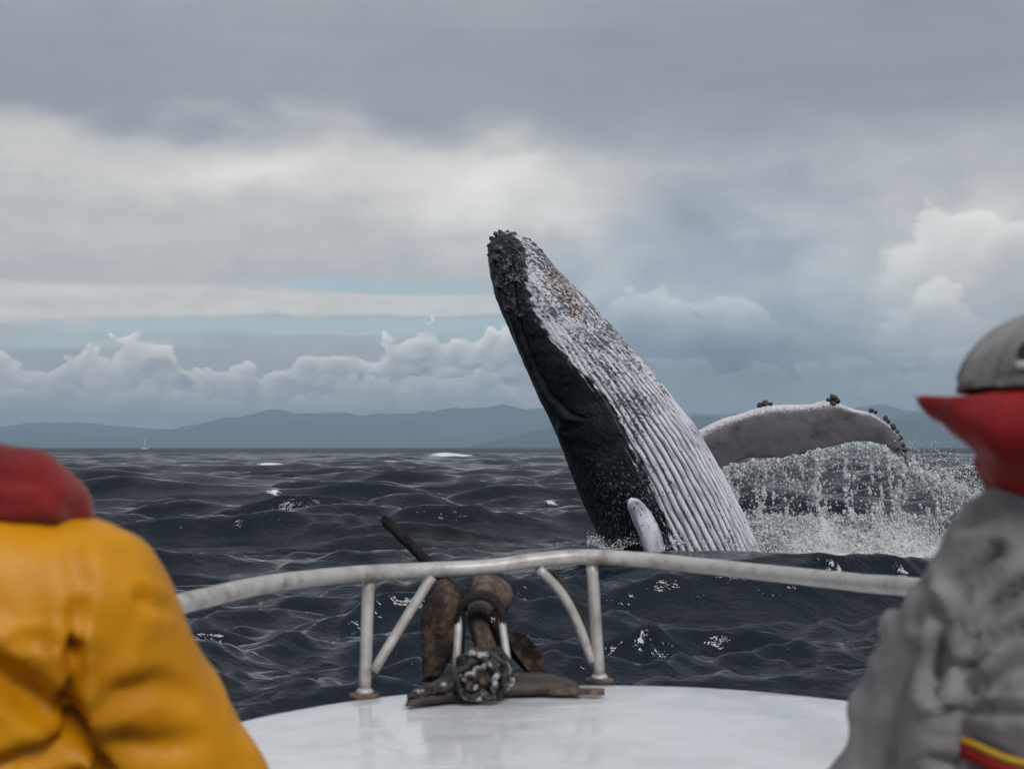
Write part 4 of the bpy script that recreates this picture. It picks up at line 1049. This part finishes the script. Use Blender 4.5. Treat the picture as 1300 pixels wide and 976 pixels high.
# person in the yellow jacket
def person_yellow():
    D0 = 1.60
    neck = P(-140, 645, D0)
    sh_r = np.array(P(112, 758, D0)); el_r = np.array(P(250, 1010, 1.70)); wr_r = np.array([el_r[0] + 0.015, 1.94, 1.405])
    sh_l = np.array([2 * neck[0] - sh_r[0], D0, sh_r[2]]); el_l = sh_l + np.array([-0.06, 0.09, -0.26]); wr_l = el_l + np.array([0.06, 0.20, -0.13])
    hc = np.array(neck) + [0, 0.03, 0.20]
    root, T, fwd, rgt = figure('person in yellow rain jacket with red hood down on the shoulders', neck, R(0), [(sh_l, el_l, wr_l, (0.2, 0.9, -0.3)), (sh_r, el_r, wr_r, (0.05, 1, -0.32))], hc, 0.85)
    nz_ = neck[2]
    def jacket(p):
        d = sd_ell(p, T(0, 0.0, nz_ - 0.27), (0.225, 0.150, 0.34))
        d = smin(d, sd_cap(p, T(-0.12, 0, nz_ - 0.115), T(0.13, 0, nz_ - 0.115), 0.105, 0.105), 0.09)
        d = smin(d, sd_ell(p, T(0, 0, nz_ - 0.60), (0.225, 0.16, 0.22)), 0.08)
        d = smin(d, sd_cap(p, np.array(neck) - [0, 0, 0.08], np.array(neck) + [0, 0, 0.015], 0.12, 0.085), 0.05)
        for S_, E_, W_ in ((sh_r, el_r, wr_r), (sh_l, el_l, wr_l)):
            s = chain(p, [S_, E_, W_], [0.083, 0.085, 0.052], 0.03)
            d = smin(d, s, 0.055)
        return d
    v, f = surface_nets(jacket, (neck[0] - 0.52, 1.30, nz_ - 0.82), (neck[0] + 0.60, 2.05, nz_ + 0.11), 0.010)
    v = folds(v, f, 0.006, [(0.5, 0, 1), (-0.6, 0.2, 0.8), (0.2, 0, 1)], 3.0, 7.5)
    # elbow and armpit creases
    v = crease(v, f, [([(92, 822), (95, 850), (88, 880), (101, 922), (142, 985)], 0.028, 10), ([(100, 770), (93, 800), (92, 822)], 0.010, 9), ([(92, 700), (100, 740), (97, 785)], 0.004, 14), ([(18, 816), (70, 812)], 0.010, 5), ([(-10, 850), (45, 885), (92, 915)], 0.030, 20),
                      ([(0, 970), (55, 950), (100, 932)], 0.024, 11), ([(178, 758), (212, 772)], 0.010, 8), ([(150, 880), (205, 868), (262, 888)], 0.012, 13), ([(120, 930), (190, 950), (260, 940)], 0.014, 14)], 1.62)
    mesh_obj('jacket', v, f, M['yellow'], root)
    def hood(p):
        pts = [P(-330, 668, 1.58), P(-240, 628, 1.55), P(-120, 604, 1.56), P(-20, 604, 1.56), P(40, 612, 1.57), P(84, 640, 1.59), P(122, 676, 1.61)]
        d = chain(p, [np.array(q) for q in pts], [0.02, 0.030, 0.030, 0.029, 0.027, 0.020, 0.004], 0.03)
        d = smin(d, chain(p, [np.array(P(-220, 648, 1.54)), np.array(P(-60, 632, 1.53)), np.array(P(66, 640, 1.55))], [0.020, 0.020, 0.016], 0.03), 0.03)
        d = smin(d, sd_cap(p, np.array(neck) + [0, 0, 0.0], np.array(neck) + [0, 0, 0.05], 0.080, 0.074), 0.05)
        return d
    v, f = surface_nets(hood, np.array([neck[0] - 0.22, 1.34, 1.84]), np.array([neck[0] + 0.34, 1.76, 2.05]), 0.007)
    v = folds(v, f, 0.004, [(1, 0, 0.2), (0.8, 0, -0.6)], 8.0, 12.0)
    v = crease(v, f, [([(-20, 606), (50, 612), (92, 650)], 0.005, 10), ([(-20, 640), (60, 642)], 0.003, 9)], 1.70)
    mesh_obj('hood', v, f, M['red'], root)
    def hair(p):
        d = sd_ell(p, hc + [0, -0.012, 0.022], (0.084, 0.100, 0.112)); return np.maximum(d, -(sd_ell(p, hc + [0, 0.11, -0.03], (0.07, 0.07, 0.1))))
    v, f = surface_nets(hair, hc - 0.15, hc + 0.17, 0.009); mesh_obj('hair', folds(v, f, 0.004, [(0, 0.3, 1)], 1.0, 30), f, M['black'], root)
person_yellow()

# person in the grey hooded jacket
def person_grey():
    D0 = 1.60; yaw = R(-22)
    neck = P(1345, 650, D0)
    hc = np.array(P(1338, 528, D0))
    sh_l = np.array(P(1217, 772, 1.62)); el_l = np.array(P(1098, 1010, 1.70)); wr_l = np.array([el_l[0] - 0.01, 1.94, 1.405])
    sh_r = np.array(neck) + np.array([0.19, -0.06, -0.09]); el_r = sh_r + np.array([0.06, 0.10, -0.25]); wr_r = el_r + np.array([-0.04, 0.20, -0.12])
    root, T, fwd, rgt = figure('person in grey jacket and cap with flared red collar', neck, yaw, [(sh_l, el_l, wr_l, (-0.05, 1, -0.32)), (sh_r, el_r, wr_r, (0, 0.95, -0.3))], hc, 0.60)
    nz_ = neck[2]
    def jacket(p):
        d = sd_ell(p, T(0.02, 0.0, nz_ - 0.27), (0.150, 0.125, 0.24), yaw)
        d = smin(d, chain(p, [np.array(P(1338, 645, 1.59)), np.array(P(1268, 695, 1.60)), sh_l], [0.062, 0.052, 0.050], 0.03), 0.05)
        d = smin(d, chain(p, [np.array(neck), sh_r], [0.07, 0.055], 0.03), 0.05)
        d = smin(d, sd_ell(p, T(-0.015, 0, nz_ - 0.48), (0.205, 0.150, 0.24), yaw), 0.03)
        zz = T(0, 0, nz_ - 0.262)[2]
        d = d + 0.012 * np.exp(-((p[:, 2] - zz - (p[:, 0] - 0.5) * -0.12) / 0.022) ** 2)       # drawn in under the strap
        for S_, E_, W_ in ((sh_l, el_l, wr_l), (sh_r, el_r, wr_r)):
            d = smin(d, chain(p, [S_, E_, W_], [0.050, 0.041, 0.034], 0.03), 0.014)
        d = smin(d, chain(p, [np.array(P(1195, 880, 1.60)), np.array(P(1185, 940, 1.61)), np.array(P(1180, 1040, 1.62))], [0.03, 0.034, 0.04], 0.02), 0.012)
        for (x, y, dd, r) in ((1136, 800, 1.66, 0.018), (1128, 850, 1.68, 0.024), (1112, 895, 1.70, 0.024), (1098, 912, 1.70, 0.020)):       # baggy bulges on the outer sleeve
            d = smin(d, sd_ell(p, np.array(P(x, y, dd)), (r, r * 1.2, r * 1.3)), 0.012)
        return d
    v, f = surface_nets(jacket, (sh_l[0] - 0.20, 1.30, nz_ - 0.75), (sh_r[0] + 0.24, 2.05, nz_ + 0.10), 0.009)
    v = folds(v, f, 0.006, [(0.75, 0.1, 0.65), (0.6, 0, 0.8), (-0.5, 0, 0.8)], 13.0, 11.0)
    v = crease(v, f, [([(1186, 770), (1196, 820), (1184, 880)], 0.0195, 9), ([(1206, 795), (1224, 745), (1268, 700)], 0.0165, 9), ([(1232, 815), (1262, 775), (1305, 740)], 0.0142, 9), ([(1225, 850), (1265, 815), (1310, 795)], 0.0142, 8),
                      ([(1235, 880), (1270, 850), (1310, 838)], 0.0120, 8), ([(1160, 700), (1172, 750), (1168, 790)], 0.0120, 9), ([(1190, 906), (1240, 898), (1310, 905)], 0.0142, 6), ([(1225, 665), (1262, 650)], 0.0097, 8), ([(1185, 965), (1240, 975)], 0.0120, 8)], 1.66)
    mesh_obj('jacket', v, f, M['grey'], root)
    def collar(p):
        pts = [P(1163, 503, 1.62), P(1192, 514, 1.60), P(1232, 528, 1.56), P(1280, 545, 1.52), P(1335, 548, 1.50), P(1400, 540, 1.53), P(1452, 520, 1.60)]
        d = chain(p, [np.array(q) for q in pts], [0.004, 0.014, 0.024, 0.034, 0.038, 0.03, 0.006], 0.02)
        d = smin(d, chain(p, [np.array(P(1205, 508, 1.61)), np.array(P(1262, 512, 1.55)), np.array(P(1340, 520, 1.51))], [0.008, 0.014, 0.02], 0.02), 0.02)
        d = smin(d, chain(p, [np.array(P(1262, 550, 1.56)), np.array(P(1296, 582, 1.55)), np.array(P(1330, 600, 1.53))], [0.020, 0.026, 0.034], 0.02), 0.03)
        d = smin(d, sd_cap(p, np.array(neck) + [0, 0, 0.01], hc - [0, 0, 0.05], 0.072, 0.086), 0.03)
        return np.maximum(d, p[:, 2] - (P(0, 499, 1.55)[2] + 0.004 * np.sin(p[:, 0] * 60)))
    v, f = surface_nets(collar, (P(1140, 0, 1.6)[0], 1.38, P(0, 660, 1.5)[2]), (P(1470, 0, 1.6)[0], 1.78, P(0, 470, 1.7)[2]), 0.006)
    v = folds(v, f, 0.0035, [(1, 0, -0.4), (0.8, 0, -0.7)], 5.0, 16.0)
    mesh_obj('collar', v, f, M['redbright'], root)
    def hat(p):
        d = sd_ell(p, hc + [0, -0.004, 0.018], (0.108, 0.118, 0.100), yaw)
        d = np.maximum(d, (hc[2] + 0.030 - p[:, 2]))
        d = smin(d, np.maximum(sd_ell(p, hc + [0, -0.004, 0.02], (0.1095, 0.1195, 0.06), yaw), np.abs(p[:, 2] - hc[2] - 0.038) - 0.009), 0.006)
        return np.maximum(d, -(sd_ell(p, hc + fwd * 0.12 - [0, 0, 0.03], (0.08, 0.07, 0.075), yaw)))
    v, f = surface_nets(hat, hc - 0.16, hc + 0.18, 0.007)
    hatv = folds(v, f, 0.005, [(0.4, 0, 1), (1, 0, 0.1)], 2.0, 16.0)
    ho = mesh_obj('cap', hatv, f, M['greyhat'], root)
    # cap seen from behind: seams between the panels, arched opening with hair in it, strap below
    hr = np.array([0.108, 0.118, 0.100]); cc_ = hc + [0, -0.004, 0.018]
    def onhat(az, el, k=1.012):
        q = np.array([math.cos(el) * math.sin(az), -math.cos(el) * math.cos(az), math.sin(el)]) * hr * k
        return cc_ + np.array([q[0] * math.cos(yaw) - q[1] * math.sin(yaw), q[0] * math.sin(yaw) + q[1] * math.cos(yaw), q[2]])
    for k in range(6):
        az_ = R(30 + 60 * k); mesh_obj('seam', *tube(np.array([onhat(az_, e_) for e_ in np.linspace(R(14), R(86), 16)]), 0.0016, 6), M['greyhat'], ho)
    mesh_obj('cap_button', *tube(np.array([onhat(0, R(90), 1.0), onhat(0, R(90), 1.06), onhat(0, R(90), 1.10)]), [0.012, 0.011, 0.006], 12), M['greyhat'], ho)
    ov, of_ = [onhat(R(-6), R(30), 1.022)], []
    for j in range(24): a_ = 2 * math.pi * j / 24; ov.append(onhat(R(-6) + R(16) * math.cos(a_), R(30) + R(11) * max(math.sin(a_), -0.75), 1.018))
    of_ = [[0, 1 + j, 1 + (j + 1) % 24] for j in range(24)]
    mesh_obj('cap_opening', ov, of_, M['black'], ho)
    mesh_obj('cap_strap', *tube(np.array([onhat(R(x_), R(19), 1.03) for x_ in np.linspace(-20, 8, 12)]), 0.0055, 8), M['strapgrey'], ho)
    def hair(p):
        return sd_ell(p, hc + [0, -0.006, 0.004], (0.099, 0.111, 0.080), yaw)
    v, f = surface_nets(hair, hc - 0.14, hc + 0.14, 0.009); mesh_obj('hair', v, f, M['black'], root)
    # waist strap: red webbing with a yellow edge
    zc = nz_ - 0.262; c = T(0.02, 0, 0)[:2]; A = np.linspace(0, 2 * np.pi, 90, endpoint=False)
    def strap(w0, w1, out, mat):
        rows = []
        for (dz, dr) in ((w0, out - 0.004), (w0 + 0.001, out), (w1 - 0.001, out), (w1, out - 0.004)):
            x = (0.153 + dr) * np.cos(A); y = (0.128 + dr) * np.sin(A)
            gx = c[0] + x * math.cos(yaw) - y * math.sin(yaw); gy = c[1] + x * math.sin(yaw) + y * math.cos(yaw)
            rows.append(np.stack([gx, gy, zc + dz - (gx - 0.5) * 0.12 + 0.003 * np.sin(A * 7)], -1))
        mesh_obj('waist_strap' if mat == 'redbright' else 'strap_edge', np.vstack(rows), grid_faces(4, 90, True).tolist(), M[mat], root)
    strap(-0.012, 0.004, 0.0, 'redbright'); strap(0.005, 0.013, 0.0, 'yellowtape')
person_grey()
